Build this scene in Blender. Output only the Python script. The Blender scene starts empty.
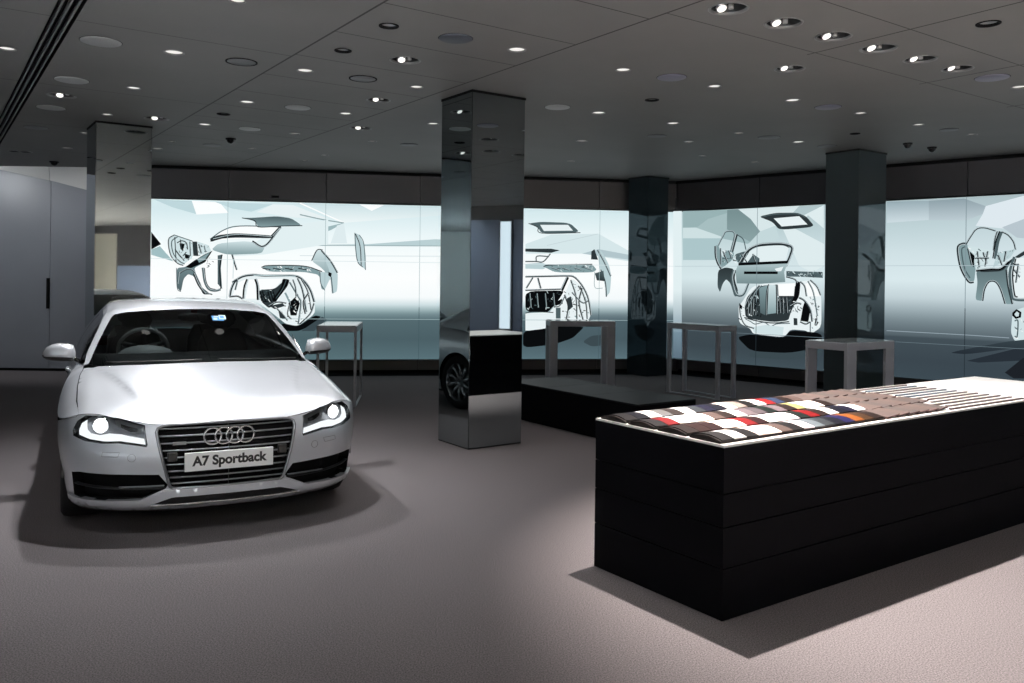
import bpy, bmesh, math, random
import numpy as np
from mathutils import Vector, Matrix
from mathutils.geometry import delaunay_2d_cdt, tessellate_polygon
random.seed(7)
SC = bpy.context.scene
COL = SC.collection

# ------------------------------------------------------------------ camera
F, Y0, ROLL, HC = 844.0, 280.15, 0.0121, 1.6
ANG, H = 0.61024, 3.39
LX = Vector((math.cos(ANG), math.sin(ANG), 0))      # room grid, long axis
SX = Vector((-math.sin(ANG), math.cos(ANG), 0))     # room grid, short axis
def G(s, t, z=0.0):
    return LX * s + SX * t + Vector((0, 0, z))
def ray(u, v):
    a, b = u - 512.0, v - 341.5
    x = a * math.cos(ROLL) + b * math.sin(ROLL)
    y = -a * math.sin(ROLL) + b * math.cos(ROLL)
    return Vector((x / F, 1.0, -(y + 341.5 - Y0) / F))
def onz(u, v, z):
    d = ray(u, v)
    return Vector((0, 0, HC)) + d * ((z - HC) / d.z)

cam = bpy.data.cameras.new('camera')
cam_o = bpy.data.objects.new('camera', cam)
COL.objects.link(cam_o)
cam.sensor_width = 36.0
cam.lens = 36.0 * F / 1024.0
cx_, cy_ = 512.0, Y0                              # principal point, after the roll about the frame centre
px = 512 - (Y0 - 341.5) * math.sin(ROLL)
py = 341.5 + (Y0 - 341.5) * math.cos(ROLL)
cam.shift_x = (512 - px) / 1024.0
cam.shift_y = (py - 341.5) / 1024.0
# a camera rolled about its own axis: the shift is given in the rolled frame
cam_o.location = (0, 0, HC)
cam_o.rotation_euler = (math.pi / 2, -ROLL, 0)
cam.clip_end = 200
SC.camera = cam_o

# ------------------------------------------------------------------ colours and materials
def lin(c):
    c = c / 255.0
    return c / 12.92 if c <= 0.04045 else ((c + 0.055) / 1.055) ** 2.4
def rgb(r, g, b, a=1.0):
    return (lin(r), lin(g), lin(b), a)
MATS = {}
def mat(name, color=(.5, .5, .5, 1), rough=.5, metal=0.0, spec=.5, coat=0.0, noise=None, bump=None, emit=None, estr=1.0):
    m = bpy.data.materials.new(name); m.use_nodes = True
    nt = m.node_tree; b = nt.nodes['Principled BSDF']
    b.inputs['Base Color'].default_value = color
    b.inputs['Roughness'].default_value = rough
    b.inputs['Metallic'].default_value = metal
    b.inputs['Specular IOR Level'].default_value = spec
    b.inputs['Coat Weight'].default_value = coat
    b.inputs['Coat Roughness'].default_value = .04
    if emit is not None:
        b.inputs['Emission Color'].default_value = emit
        b.inputs['Emission Strength'].default_value = estr
    if noise:                                          # (scale, amount, detail)
        tc = nt.nodes.new('ShaderNodeTexCoord')
        n = nt.nodes.new('ShaderNodeTexNoise'); n.inputs['Scale'].default_value = noise[0]
        n.inputs['Detail'].default_value = noise[2] if len(noise) > 2 else 4
        nt.links.new(tc.outputs['Object'], n.inputs['Vector'])
        r = nt.nodes.new('ShaderNodeMapRange')
        r.inputs['From Min'].default_value = .3; r.inputs['From Max'].default_value = .7
        r.inputs['To Min'].default_value = 1 - noise[1]; r.inputs['To Max'].default_value = 1 + noise[1]
        nt.links.new(n.outputs['Fac'], r.inputs['Value'])
        mx = nt.nodes.new('ShaderNodeMix'); mx.data_type = 'RGBA'; mx.blend_type = 'MULTIPLY'
        mx.inputs['Factor'].default_value = 1
        mx.inputs['A'].default_value = color
        nt.links.new(r.outputs['Result'], mx.inputs['B'])
        nt.links.new(mx.outputs['Result'], b.inputs['Base Color'])
        if bump:
            bp = nt.nodes.new('ShaderNodeBump'); bp.inputs['Strength'].default_value = bump
            bp.inputs['Distance'].default_value = .01
            nt.links.new(n.outputs['Fac'], bp.inputs['Height'])
            nt.links.new(bp.outputs['Normal'], b.inputs['Normal'])
    MATS[name] = m
    return m
def emis(name, color, strength):
    m = bpy.data.materials.new(name); m.use_nodes = True
    nt = m.node_tree; nt.nodes.clear()
    o = nt.nodes.new('ShaderNodeOutputMaterial'); e = nt.nodes.new('ShaderNodeEmission')
    e.inputs['Color'].default_value = color; e.inputs['Strength'].default_value = strength
    nt.links.new(e.outputs[0], o.inputs[0])
    return m
def glass_mat(name, tint, rough=.0, ior=1.5):
    m = bpy.data.materials.new(name); m.use_nodes = True
    nt = m.node_tree; nt.nodes.clear()
    o = nt.nodes.new('ShaderNodeOutputMaterial')
    t = nt.nodes.new('ShaderNodeBsdfTransparent'); t.inputs['Color'].default_value = tint
    g = nt.nodes.new('ShaderNodeBsdfGlossy'); g.inputs['Roughness'].default_value = rough
    g.inputs['Color'].default_value = (1, 1, 1, 1)
    fr = nt.nodes.new('ShaderNodeFresnel'); fr.inputs['IOR'].default_value = ior
    mx = nt.nodes.new('ShaderNodeMixShader')
    nt.links.new(fr.outputs[0], mx.inputs[0]); nt.links.new(t.outputs[0], mx.inputs[1]); nt.links.new(g.outputs[0], mx.inputs[2])
    nt.links.new(mx.outputs[0], o.inputs[0])
    return m

# ------------------------------------------------------------------ objects
def link(name, me, parent=None):
    o = bpy.data.objects.new(name, me); COL.objects.link(o)
    if parent is not None: o.parent = parent
    return o
def tag(o, label=None, cat=None, group=None, kind=None):
    if label: o['label'] = label
    if cat: o['category'] = cat
    if group: o['group'] = group
    if kind: o['kind'] = kind
    return o
def empty(name, loc=(0, 0, 0), rz=0.0):
    o = bpy.data.objects.new(name, None); COL.objects.link(o)
    o.location = loc; o.rotation_euler = (0, 0, rz); o.empty_display_size = .1
    return o
def obj(name, bm, mats, parent=None, smooth=False, bevel=0.0):
    bm.normal_update()
    if not isinstance(mats, (list, tuple)): mats = [mats]
    me = bpy.data.meshes.new(name)
    bm.to_mesh(me); bm.free()
    for m in mats: me.materials.append(m)
    if smooth:
        for p in me.polygons: p.use_smooth = True
    o = link(name, me, parent)
    if bevel:
        md = o.modifiers.new('bevel', 'BEVEL'); md.width = bevel; md.segments = 2; md.limit_method = 'ANGLE'
    return o
def BM(): return bmesh.new()
def box(bm, p, ex, ey, z0, z1, mi=0):
    """box on the parallelogram p, p+ex, p+ex+ey, p+ey between two heights"""
    p = Vector(p); ex = Vector(ex); ey = Vector(ey)
    q = [p, p + ex, p + ex + ey, p + ey]
    lo = [bm.verts.new((v.x, v.y, z0)) for v in q]; hi = [bm.verts.new((v.x, v.y, z1)) for v in q]
    fs = [bm.faces.new(lo[::-1]), bm.faces.new(hi)]
    for i in range(4):
        fs.append(bm.faces.new((lo[i], lo[(i + 1) % 4], hi[(i + 1) % 4], hi[i])))
    for f in fs: f.material_index = mi
    return fs
def cbox(bm, c, s, mi=0):
    x, y, z = c; a, b, h = s
    return box(bm, (x - a / 2, y - b / 2, 0), (a, 0, 0), (0, b, 0), z - h / 2, z + h / 2, mi)
def quad(bm, a, b, c, d, mi=0):
    f = bm.faces.new([bm.verts.new(v) for v in (a, b, c, d)]); f.material_index = mi
    return f
def lathe(bm, prof, n=24, mi=0, M=None):
    """prof: list of (r, z); M optional matrix"""
    rings = []
    for r, z in prof:
        if r < 1e-6:
            v = Vector((0, 0, z)); rings.append([bm.verts.new(M @ v if M else v)])
        else:
            rg = []
            for i in range(n):
                a = 2 * math.pi * i / n
                v = Vector((r * math.cos(a), r * math.sin(a), z))
                rg.append(bm.verts.new(M @ v if M else v))
            rings.append(rg)
    for A, B in zip(rings[:-1], rings[1:]):
        for i in range(n):
            j = (i + 1) % n
            if len(A) == 1 and len(B) == 1: continue
            if len(A) == 1: f = bm.faces.new((A[0], B[i], B[j]))
            elif len(B) == 1: f = bm.faces.new((A[i], A[j], B[0]))
            else: f = bm.faces.new((A[i], A[j], B[j], B[i]))
            f.material_index = mi; f.smooth = True
def tube(bm, pts, r, n=8, closed=False, mi=0, squash=1.0, up=None):
    pts = [Vector(p) for p in pts]; rings = []; N = len(pts)
    prev = None
    for i, p in enumerate(pts):
        a = pts[(i - 1) % N] if (closed or i > 0) else p
        b = pts[(i + 1) % N] if (closed or i < N - 1) else p
        t = (b - a).normalized()
        if up is not None: nrm = (up - t * up.dot(t)).normalized()
        elif prev is None:
            ref = Vector((0, 0, 1)) if abs(t.z) < .9 else Vector((1, 0, 0))
            nrm = (ref - t * ref.dot(t)).normalized()
        else: nrm = (prev - t * prev.dot(t)).normalized()
        prev = nrm; bi = t.cross(nrm)
        rr = r[i] if isinstance(r, (list, tuple)) else r
        rings.append([bm.verts.new(p + nrm * rr * squash * math.cos(2 * math.pi * k / n) + bi * rr * math.sin(2 * math.pi * k / n)) for k in range(n)])
    for i in range(N if closed else N - 1):
        A, B = rings[i], rings[(i + 1) % N]
        for k in range(n):
            f = bm.faces.new((A[k], A[(k + 1) % n], B[(k + 1) % n], B[k])); f.material_index = mi; f.smooth = True
    if not closed:
        bm.faces.new(rings[0][::-1]).material_index = mi; bm.faces.new(rings[-1]).material_index = mi
def inside(poly, P):
    """even-odd test, P is an (n,2) array"""
    poly = np.asarray(poly, float); P = np.asarray(P, float)
    x, y = P[:, 0], P[:, 1]; r = np.zeros(len(P), bool)
    for (x1, y1), (x2, y2) in zip(poly, np.roll(poly, -1, 0)):
        c = (y1 > y) != (y2 > y)
        if y1 == y2: continue
        r ^= c & (x < (x2 - x1) * (y - y1) / (y2 - y1) + x1)
    return r
def dense(loop, d, closed=True):
    out = []; n = len(loop)
    for i in range(n if closed else n - 1):
        a = np.array(loop[i], float); b = np.array(loop[(i + 1) % n], float)
        k = max(1, int(math.ceil(np.linalg.norm(b - a) / d)))
        for j in range(k): out.append(tuple(a + (b - a) * j / k))
    if not closed: out.append(tuple(loop[-1]))
    return out
def cdt(outer, holes, d, lines=(), grid=True):
    """triangulate a polygon with holes; returns points (n,2) and triangles"""
    loops = [dense(outer, d)] + [dense(h, d) for h in holes]
    V = []; E = []
    for L in loops:
        b = len(V); V += L; E += [(b + i, b + (i + 1) % len(L)) for i in range(len(L))]
    for ln in lines:
        L = dense(ln, d, False); b = len(V); V += L; E += [(b + i, b + i + 1) for i in range(len(L) - 1)]
    B = np.array(V)
    if grid:
        x0, y0 = B.min(0); x1, y1 = B.max(0)
        gx, gy = np.meshgrid(np.arange(x0 + d / 2, x1, d), np.arange(y0 + d / 2, y1, d))
        gx = gx + (np.arange(gx.shape[0]) % 2)[:, None] * d * .5
        P = np.stack([gx.ravel(), gy.ravel()], 1)
        ok = inside(outer, P)
        for h in holes: ok &= ~inside(h, P)
        P = P[ok]
        keep = []
        for i in range(0, len(P), 2000):
            q = P[i:i + 2000]
            dd = ((q[:, None, :] - B[None]) ** 2).sum(-1).min(1)
            keep.append(q[dd > (.45 * d) ** 2])
        if keep: V = V + [tuple(p) for p in np.concatenate(keep)]
    vo, eo, fo, _, _, _ = delaunay_2d_cdt([Vector(v) for v in V], E, [], 0, 1e-7)
    P = np.array([tuple(v) for v in vo]); T = np.array([f for f in fo if len(f) == 3])
    C = P[T].mean(1)
    ok = inside(outer, C)
    for h in holes: ok &= ~inside(h, C)
    return P, T[ok]
# ------------------------------------------------------------------ materials of the room
M_floor = mat('carpet_grey_brown', rgb(108, 103, 104), .95, spec=.1, noise=(150, .5, 2))
M_ceil_base = rgb(114, 113, 112)
M_wall_dark = mat('wall_panel_dark', rgb(44, 43, 46), .45, noise=(1.5, .06))
M_wall_grey = mat('wall_panel_grey', rgb(124, 127, 134), .38, spec=.5, noise=(1.2, .05))
M_wall_light = mat('wall_panel_light', rgb(200, 200, 198), .5, noise=(1.2, .04))
M_black = mat('black_laminate', rgb(6, 6, 9), .6, spec=.06, noise=(30, .1))
M_wall_blue = mat('wall_panel_blue_grey', rgb(112, 124, 146), .4)
M_wall_beige = mat('wall_panel_beige', rgb(165, 161, 150), .5)
M_black_matte = mat('black_matte', rgb(8, 8, 9), .8, spec=.1)
M_seam = mat('seam_black', rgb(14, 14, 16), .8, spec=.1)
M_skirt = mat('skirting_brown_grey', rgb(70, 66, 66), .5)
M_white = mat('white_solid_surface', rgb(238, 237, 234), .35)
M_alu = mat('satin_aluminium_grey', rgb(172, 174, 180), .35, spec=.5, coat=.2)
M_alu_top = mat('table_glass_top', rgb(150, 160, 162), .08, spec=.8)
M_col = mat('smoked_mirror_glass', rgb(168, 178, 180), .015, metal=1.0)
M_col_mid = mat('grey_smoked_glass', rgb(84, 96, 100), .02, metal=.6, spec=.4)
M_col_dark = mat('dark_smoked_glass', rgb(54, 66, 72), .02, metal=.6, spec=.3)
M_edge = mat('column_edge_dark', rgb(20, 24, 28), .3, metal=.6)

# ------------------------------------------------------------------ floor
bm = BM(); quad(bm, (-14, -.6, 0), (19, -.6, 0), (19, 18, 0), (-14, 18, 0))
tag(obj('floor', bm, M_floor), 'grey brown carpet floor of the showroom', 'floor', kind='structure')
M_bounce = mat('bounce_floor_pale', rgb(215, 212, 208), .5, noise=(2, .05))  # pale surface added out of view to bounce light into the room
bm = BM(); quad(bm, (-14, -9, 0), (19, -9, 0), (19, -.6, 0), (-14, -.6, 0))
tag(obj('floor_bounce', bm, M_bounce), 'unseen pale floor behind the viewer, added to bounce light', 'floor', kind='structure')

# ------------------------------------------------------------------ walls
AL, AR = 0.1542, -0.7374
DL = Vector((math.cos(AL), math.sin(AL), 0)); NL = Vector((math.sin(AL), -math.cos(AL), 0))    # back wall direction, normal into the room
DR = Vector((math.cos(AR), math.sin(AR), 0)); NR = Vector((math.sin(AR), -math.cos(AR), 0))
OL = Vector((0, 14.5375, 0)); OR = Vector((3, 14.8769, 0))
# corner of the two
tt = np.linalg.solve(np.array([[DL.x, -DR.x], [DL.y, -DR.y]]), np.array([OR.x - OL.x, OR.y - OL.y]))
CORNER = OL + DL * tt[0]
S_CL = tt[0]                   # position of the corner along the back wall
S_CR = tt[1]
ZT, ZB = 2.8414, .243
def wall_plane(o, d, n):
    def f(u, v):
        r = ray(u, v); p = Vector((0, 0, HC)) + r * ((o - Vector((0, 0, HC))).dot(n) / r.dot(n))
        return ((p - o).dot(d), p.z)
    return f
onL = wall_plane(OL, DL, NL); onR = wall_plane(OR, DR, NR)

def screen_wall(name, o, d, n, s0, s1, pitch, s_ref, label):
    """panelled wall: dark panels over the screen opening, a skirting panel below it"""
    bm = BM()
    back = -n * .30
    # the wall body stands 6 cm behind the screen plane
    def slab(a, b, z0, z1, off, th, mi):
        box(bm, o + d * a + n * off, d * (b - a), -n * th, z0, z1, mi)
    slab(s0, s1, 0, H, -.14, .2, 2)
    # upper panels with seams
    k0 = math.floor((s0 - s_ref) / pitch) - 1
    edges = [s_ref + pitch * k for k in range(k0, k0 + 60)]
    cuts = [s0] + [e for e in edges if s0 < e < s1] + [s1]
    for a, b in zip(cuts[:-1], cuts[1:]):
        slab(a + .006, b - .006, ZT + .025, H - .05, 0.0, .14, 0)
        slab(a + .006, b - .006, .055, ZB - .02, -.05, .09, 1)
    w = obj(name, bm, [M_wall_dark, M_skirt, M_seam])
    tag(w, label, 'wall', kind='structure')
    return cuts
PITCH_L = 1.62
s_seam = [onL(x, 282)[0] for x in (227.7, 325.3, 419.4, 598.4)]
PITCH_L = (s_seam[3] - s_seam[0]) / 4
CUT_L = screen_wall('wall_back', OL, DL, NL, onL(98, 282)[0], S_CL, PITCH_L, s_seam[0], 'dark panelled back wall holding the video wall')
r_seam = [onR(x, 282)[0] for x in (726.7, 930.5)]
PITCH_R = PITCH_L
CUT_R = screen_wall('wall_back_right', OR, DR, NR, S_CR, 11.2, PITCH_R, S_CR + .02, 'dark panelled angled wall holding the right hand video wall')
END_R = OR + DR * 11.2

# left grey wall with a flush door panel
YL = 14.1
XL0, XL1 = -13.8, onL(98, 282)[0] * DL.x + .02
bm = BM()
box(bm, (-13.8, YL, 0), (13.8 + XL1 + .0, 0, 0), (0, .2, 0), 0, H)
w = obj('wall_left_back', bm, M_wall_grey); tag(w, 'plain grey wall at the left behind the car', 'wall', kind='structure')
def fy(u, v, y):
    r = ray(u, v); return Vector((0, 0, HC)) + r * y
# flush door leaf: two panels meeting at the vertical joint, a recessed pull on it
def px_(u): return fy(u, 282, YL).x
zz = fy(50, 190, YL).z
tl = fy(-40, 160.5, YL - .02); 
bm = BM()
xa, xb = px_(-60), px_(51.5)
z_at = lambda u: fy(u, 170.6 + (u) * .222, YL).z
def wedge(bm, pts, y0, y1, mi=0):
    a = [bm.verts.new((x, y0, z)) for x, z in pts]; b = [bm.verts.new((x, y1, z)) for x, z in pts]
    fs = [bm.faces.new(a), bm.faces.new(b[::-1])]
    for i in range(len(pts)):
        j = (i + 1) % len(pts); fs.append(bm.faces.new((a[j], a[i], b[i], b[j])))
    for f in fs: f.material_index = mi
u1 = 87.5
wedge(bm, [(xb - .004, .04), (xb - .004, z_at(50)), (px_(-2), z_at(-2) ), (xa, z_at(-2)), (xa, .04)], YL - .05, YL)
d1 = obj('door_1', bm, M_wall_grey); tag(d1, 'flush grey door leaf left of the long vertical joint', 'door', kind='structure')
bm = BM()
hz0, hz1 = fy(49.5, 308.5, YL).z, fy(49.5, 278, YL).z
cbox(bm, (px_(50.2) - .004, YL - .056, (hz0 + hz1) / 2), (.05, .02, hz1 - hz0))
o = obj('door_handle', bm, M_black_matte, d1)
bm = BM()
wedge(bm, [(px_(u1) + .25, .04), (px_(u1) + .25, z_at(u1) - .05), (xb + .004, z_at(50)), (xb + .004, .04)], YL - .05, YL)
tag(obj('wall_left_panel', bm, M_wall_grey), 'grey wall panel between the door joint and the glass column', 'wall', kind='structure')
# pale bulkhead above with its slanting lower edge
bm = BM()
g = .012
wedge(bm, [(px_(-2), H), (px_(-2), z_at(-2) + g), (xb - .004, z_at(50) + g), (xb - .004 - .02, H)], YL - .09, YL)
wedge(bm, [(xb + .004 - .02, H), (xb + .004, z_at(50) + g), (px_(u1) + .3, z_at(u1) - .09 + g), (px_(u1) + .3, H)], YL - .09, YL)
tag(obj('trim_1', bm, M_wall_light), 'pale slanting bulkhead panels above the grey door wall', 'trim', kind='structure')
bm = BM(); cbox(bm, ((px_(-60) + px_(u1)) / 2, YL - .04, .02), (px_(u1) - px_(-60) + .5, .1, .04))
tag(obj('baseboard_left', bm, M_black_matte), 'black recessed base under the grey wall', 'baseboard', kind='structure')

# outer walls out of view (they close the room and show in the glass)
bm = BM()
box(bm, (-14, -9, 0), (.2, 0, 0), (0, 23.3, 0), 0, H)
tag(obj('wall_left', bm, M_wall_grey), 'grey side wall far left', 'wall', kind='structure')
bm = BM()
box(bm, (-14, -9.2, 0), (33, 0, 0), (0, .2, 0), 0, H)
tag(obj('wall_front', bm, M_wall_light), 'pale wall behind the viewer', 'wall', kind='structure')
bm = BM()
XR = END_R.x
box(bm, (XR, -9, 0), (.2, 0, 0), (0, END_R.y + 9.05, 0), 0, H, 0)
for y0, y1 in ((5.2, 7.0), (4.10, 5.15), (1.7, 3.74), (-.6, 1.65), (-6.1, -2.6)):
    box(bm, (XR - .03, y0, 0), (.03, 0, 0), (0, y1 - y0, 0), .25, 3.05 if y0 > -2 else 1.95, 1)
box(bm, (XR - .03, -9, 0), (.03, 0, 0), (0, 2.85, 0), .1, 3.1, 2)
tag(obj('wall_right', bm, [M_wall_dark, M_wall_blue, M_wall_beige]), 'dark side wall with blue grey panels right of the counter', 'wall', kind='structure')
e = empty('wall_light', (XR - .03, 3.92, 0)); tag(e, 'tall slim lit wall light, seen as a white upright in the nearest glass column', 'lamp')
bm = BM(); box(bm, (-.05, -.15, 0), (.05, 0, 0), (0, .30, 0), .42, 3.02); obj('housing', bm, M_alu, e)
bm = BM(); box(bm, (-.062, -.13, 0), (.012, 0, 0), (0, .26, 0), .44, 3.0); obj('diffuser', bm, emis('diffuser_lit', (.86, .93, 1, 1), 1.9), e)
# unlit floor under the screens, its shade put in as a black strip
for nm, o, d, n, a, b in (('floor_shade_left', OL, DL, NL, CUT_L[0], S_CL + .2), ('floor_shade_right', OR, DR, NR, S_CR - .2, 11.2)):
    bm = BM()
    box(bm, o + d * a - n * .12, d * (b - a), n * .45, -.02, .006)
    tag(obj(nm, bm, M_black_matte), 'black strip standing for the unlit floor along the foot of the video wall', 'trim', kind='structure')
# dark joint where ceiling meets the screen walls
for nm, o, d, n, a, b in (('trim_4', OL, DL, NL, CUT_L[0], S_CL), ('trim_5', OR, DR, NR, S_CR, 11.2)):
    bm = BM(); box(bm, o + d * a + n * .012, d * (b - a), -n * .1, H - .05, H - .001)
    tag(obj(nm, bm, M_black_matte), 'black shadow gap under the ceiling edge', 'trim', kind='structure')

# ------------------------------------------------------------------ glass clad columns
def column(s, t, w, wt, label, M_col):
    e = empty('glass_column', G(s + w / 2, t + wt / 2))
    tag(e, label, 'column', kind='structure')
    def L(a, b, z=0): return LX * (a - w / 2) + SX * (b - wt / 2) + Vector((0, 0, z))
    g = .006; th = .02
    # four sheets of glass with dark vertical joints between them
    for (p, ex, ey) in ((L(g, 0), LX * (w - 2 * g), SX * th), (L(g, wt - th), LX * (w - 2 * g), SX * th),
                        (L(0, g), LX * th, SX * (wt - 2 * g)), (L(w - th, g), LX * th, SX * (wt - 2 * g))):
        b = BM(); box(b, p, ex, ey, .012, H - .02); obj('glass_sheet', b, M_col, e)
    b = BM(); box(b, L(.004, .004), LX * (w - .008), SX * (wt - .008), 0.0, H - .018); obj('core', b, M_edge, e)
    b = BM(); box(b, L(-.005, -.005), LX * (w + .010), SX * (wt + .010), H - .024, H - .002); obj('head_collar', b, M_black_matte, e)
    return e
column(4.215, 6.728, .615, .565, 'smoked glass column standing nearest, in the middle of the room', M_col)
column(1.626, 10.77, .61, .64, 'smoked glass column at the left behind the silver car', M_col)
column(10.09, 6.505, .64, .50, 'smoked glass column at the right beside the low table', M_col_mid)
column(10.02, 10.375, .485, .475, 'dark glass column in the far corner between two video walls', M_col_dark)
# ------------------------------------------------------------------ video walls
def screen_material():
    m = bpy.data.materials.new('video_picture'); m.use_nodes = True
    nt = m.node_tree; nt.nodes.clear()
    o = nt.nodes.new('ShaderNodeOutputMaterial'); e = nt.nodes.new('ShaderNodeEmission')
    a = nt.nodes.new('ShaderNodeAttribute'); a.attribute_name = 'picture'
    nt.links.new(a.outputs['Color'], e.inputs['Color']); e.inputs['Strength'].default_value = 1.0
    nt.links.new(e.outputs[0], o.inputs[0])
    return m
M_video = screen_material()
M_domeglass_ = mat('sensor_window', rgb(12, 12, 15), .1)
PAL = dict(W=(252, 255, 255), L=(232, 242, 244), P=(208, 226, 229), c=(186, 208, 212), C=(132, 157, 161), M=(80, 97, 101), D=(46, 55, 58), K=(10, 12, 14), S=(60, 74, 80))
class Picture:
    """flat coloured artwork shown on a screen, drawn on the wall plane in metres"""
    def __init__(self, o, d, n, on):
        self.o, self.d, self.n, self.on = o, d, n, on
        self.v = []; self.f = []; self.c = []; self.k = 0
    def P3(self, s, z): return self.o + self.d * s + self.n * (.022 + self.k * .00008) + Vector((0, 0, z))
    def add(self, pts, tris, cols):
        b = len(self.v); self.v += [tuple(self.P3(*p)) for p in pts]
        self.f += [tuple(b + i for i in t) for t in tris]; self.c += cols
        self.k += 1
    def base(self, s0, s1, rows):
        """rows: (q, rgb left, rgb right)"""
        n = 24
        qs = np.linspace(0, 1, 80); pts = []; cols = []
        for q in qs:
            cl = [np.interp(q, [r[0] for r in rows], [r[1][i] for r in rows]) for i in range(3)]
            cr = [np.interp(q, [r[0] for r in rows], [r[2][i] for r in rows]) for i in range(3)]
            for i in range(n + 1):
                t = i / n; pts.append((s0 + (s1 - s0) * t, ZT + (ZB - ZT) * q))
                cols.append(tuple(lin(cl[k] + (cr[k] - cl[k]) * t) for k in range(3)) + (1,))
        tris = []
        for j in range(len(qs) - 1):
            for i in range(n):
                a = j * (n + 1) + i; tris.append((a, a + n + 1, a + n + 2, a + 1))
        self.add(pts, tris, cols)
    def fill(self, px, col, tf=None, col2=None):
        """col2: colour at the last points' end, for shaded artwork"""
        soft = isinstance(col, str)
        if isinstance(col, str): col = PAL[col]
        q = [tf(*p) for p in px] if tf else px
        if soft and len(q) >= 6:                                # soften the corners of curved shapes
            for _ in range(2):
                q = [w_ for a, b in zip(q, q[1:] + q[:1]) for w_ in ((a[0] * .85 + b[0] * .15, a[1] * .85 + b[1] * .15), (a[0] * .15 + b[0] * .85, a[1] * .15 + b[1] * .85))]
        p2 = [self.on(*p) for p in q]
        tr = tessellate_polygon([[Vector((a, b, 0)) for a, b in p2]])
        c1 = tuple(lin(x) for x in col) + (1,)
        if col2 is None: cs = [c1] * len(p2)
        else:
            if isinstance(col2, str): col2 = PAL[col2]
            zs = [b for a, b in p2]; z0, z1 = min(zs), max(zs)
            cs = [tuple(lin(col[k] + (col2[k] - col[k]) * (z1 - b) / max(1e-6, z1 - z0)) for k in range(3)) + (1,) for a, b in p2]
        self.add(p2, [tuple(t) for t in tr], cs)
    def line(self, px, w, col, tf=None, closed=False):
        if isinstance(col, str): col = PAL[col]
        q = [tf(*p) for p in px] if tf else px
        if len(q) >= 3 and not closed:
            P = np.array(q, float); P = np.vstack([2 * P[0] - P[1], P, 2 * P[-1] - P[-2]]); q = []
            for i in range(1, len(P) - 2):
                a, b, c, d = P[i - 1], P[i], P[i + 1], P[i + 2]
                for t in np.linspace(0, 1, 6, endpoint=(i == len(P) - 3)):
                    q.append(tuple(.5 * (2 * b + (c - a) * t + (2 * a - 5 * b + 4 * c - d) * t * t + (-a + 3 * b - 3 * c + d) * t ** 3)))
        p2 = [np.array(self.on(*p)) for p in q]
        self.ribbon(p2, w * .0205, col, closed)
        if w >= 1.0 and sum(col) < 360 and not closed:   # a bright edge along the metal
            self.ribbon(p2, w * .0052, (196, 210, 214), closed, .0062 * w)
    def ribbon(self, p2, w, col, closed=False, off=0.0):
        n = len(p2); L = []; R = []
        for i in range(n):
            a = p2[(i - 1) % n] if (closed or i > 0) else p2[i]; b = p2[(i + 1) % n] if (closed or i < n - 1) else p2[i]
            t = b - a; t = t / (np.linalg.norm(t) + 1e-9); nn = np.array([-t[1], t[0]])
            L.append(tuple(p2[i] + nn * (w / 2 + off))); R.append(tuple(p2[i] - nn * (w / 2 - off)))
        tris = [(i, n + i, n + (i + 1) % n, (i + 1) % n) for i in range(n if closed else n - 1)]
        self.add(L + R, tris, [tuple(lin(x) for x in col) + (1,)] * (2 * n))
    def dots(self, poly, n, cols, tf, size=(1.0, 3.0), seed=1):
        """busy mechanical detail: many little slanted plates inside an outline"""
        rnd = random.Random(seed); P = np.array(poly, float); x0, y0 = P.min(0); x1, y1 = P.max(0); k = 0
        while k < n:
            x, y = rnd.uniform(x0, x1), rnd.uniform(y0, y1)
            if not inside(P, [(x, y)])[0]: continue
            k += 1
            u, v = tf(x, y); a = rnd.choice([.3, .9, 1.5, 2.2, 2.7]) + rnd.uniform(-.3, .3); l = rnd.uniform(*size) * 1.15; h = rnd.uniform(.6, 1.7)
            ca, sa = math.cos(a), math.sin(a)
            self.fill([(u - l * ca - h * sa * .5, v - l * sa + h * ca * .5), (u + l * ca * .8, v + l * sa * .8), (u + l * ca + h * sa * .5, v + l * sa - h * ca * .5), (u - l * ca * .7, v - l * sa * .7 - h * .4)], rnd.choice(cols))
    def build(self, name, parent):
        me = bpy.data.meshes.new(name); me.from_pydata(self.v, [], self.f)
        at = me.color_attributes.new('picture', 'FLOAT_COLOR', 'POINT')
        at.data.foreach_set('color', np.array(self.c, np.float32).ravel())
        me.materials.append(M_video); me.update()
        return link(name, me, parent)
def T(x0, y0, sc): return lambda x, y: (x0 + x / sc, y0 + y / sc)
tA, tN, tM, tR = T(150, 195, 4.878), T(300, 195, 4.88), T(520, 200, 4.88), T(690, 200, 4.553)
t1, t2, t3, t4, t5, t6, tE = T(160, 210, 7.589), T(230, 240, 7.59), T(520, 240, 6.83), T(700, 200, 6.83), T(730, 270, 9.11), T(950, 220, 5.257), T(880, 185, 3.417)
tS = T(510, 310, 7.59)

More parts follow.
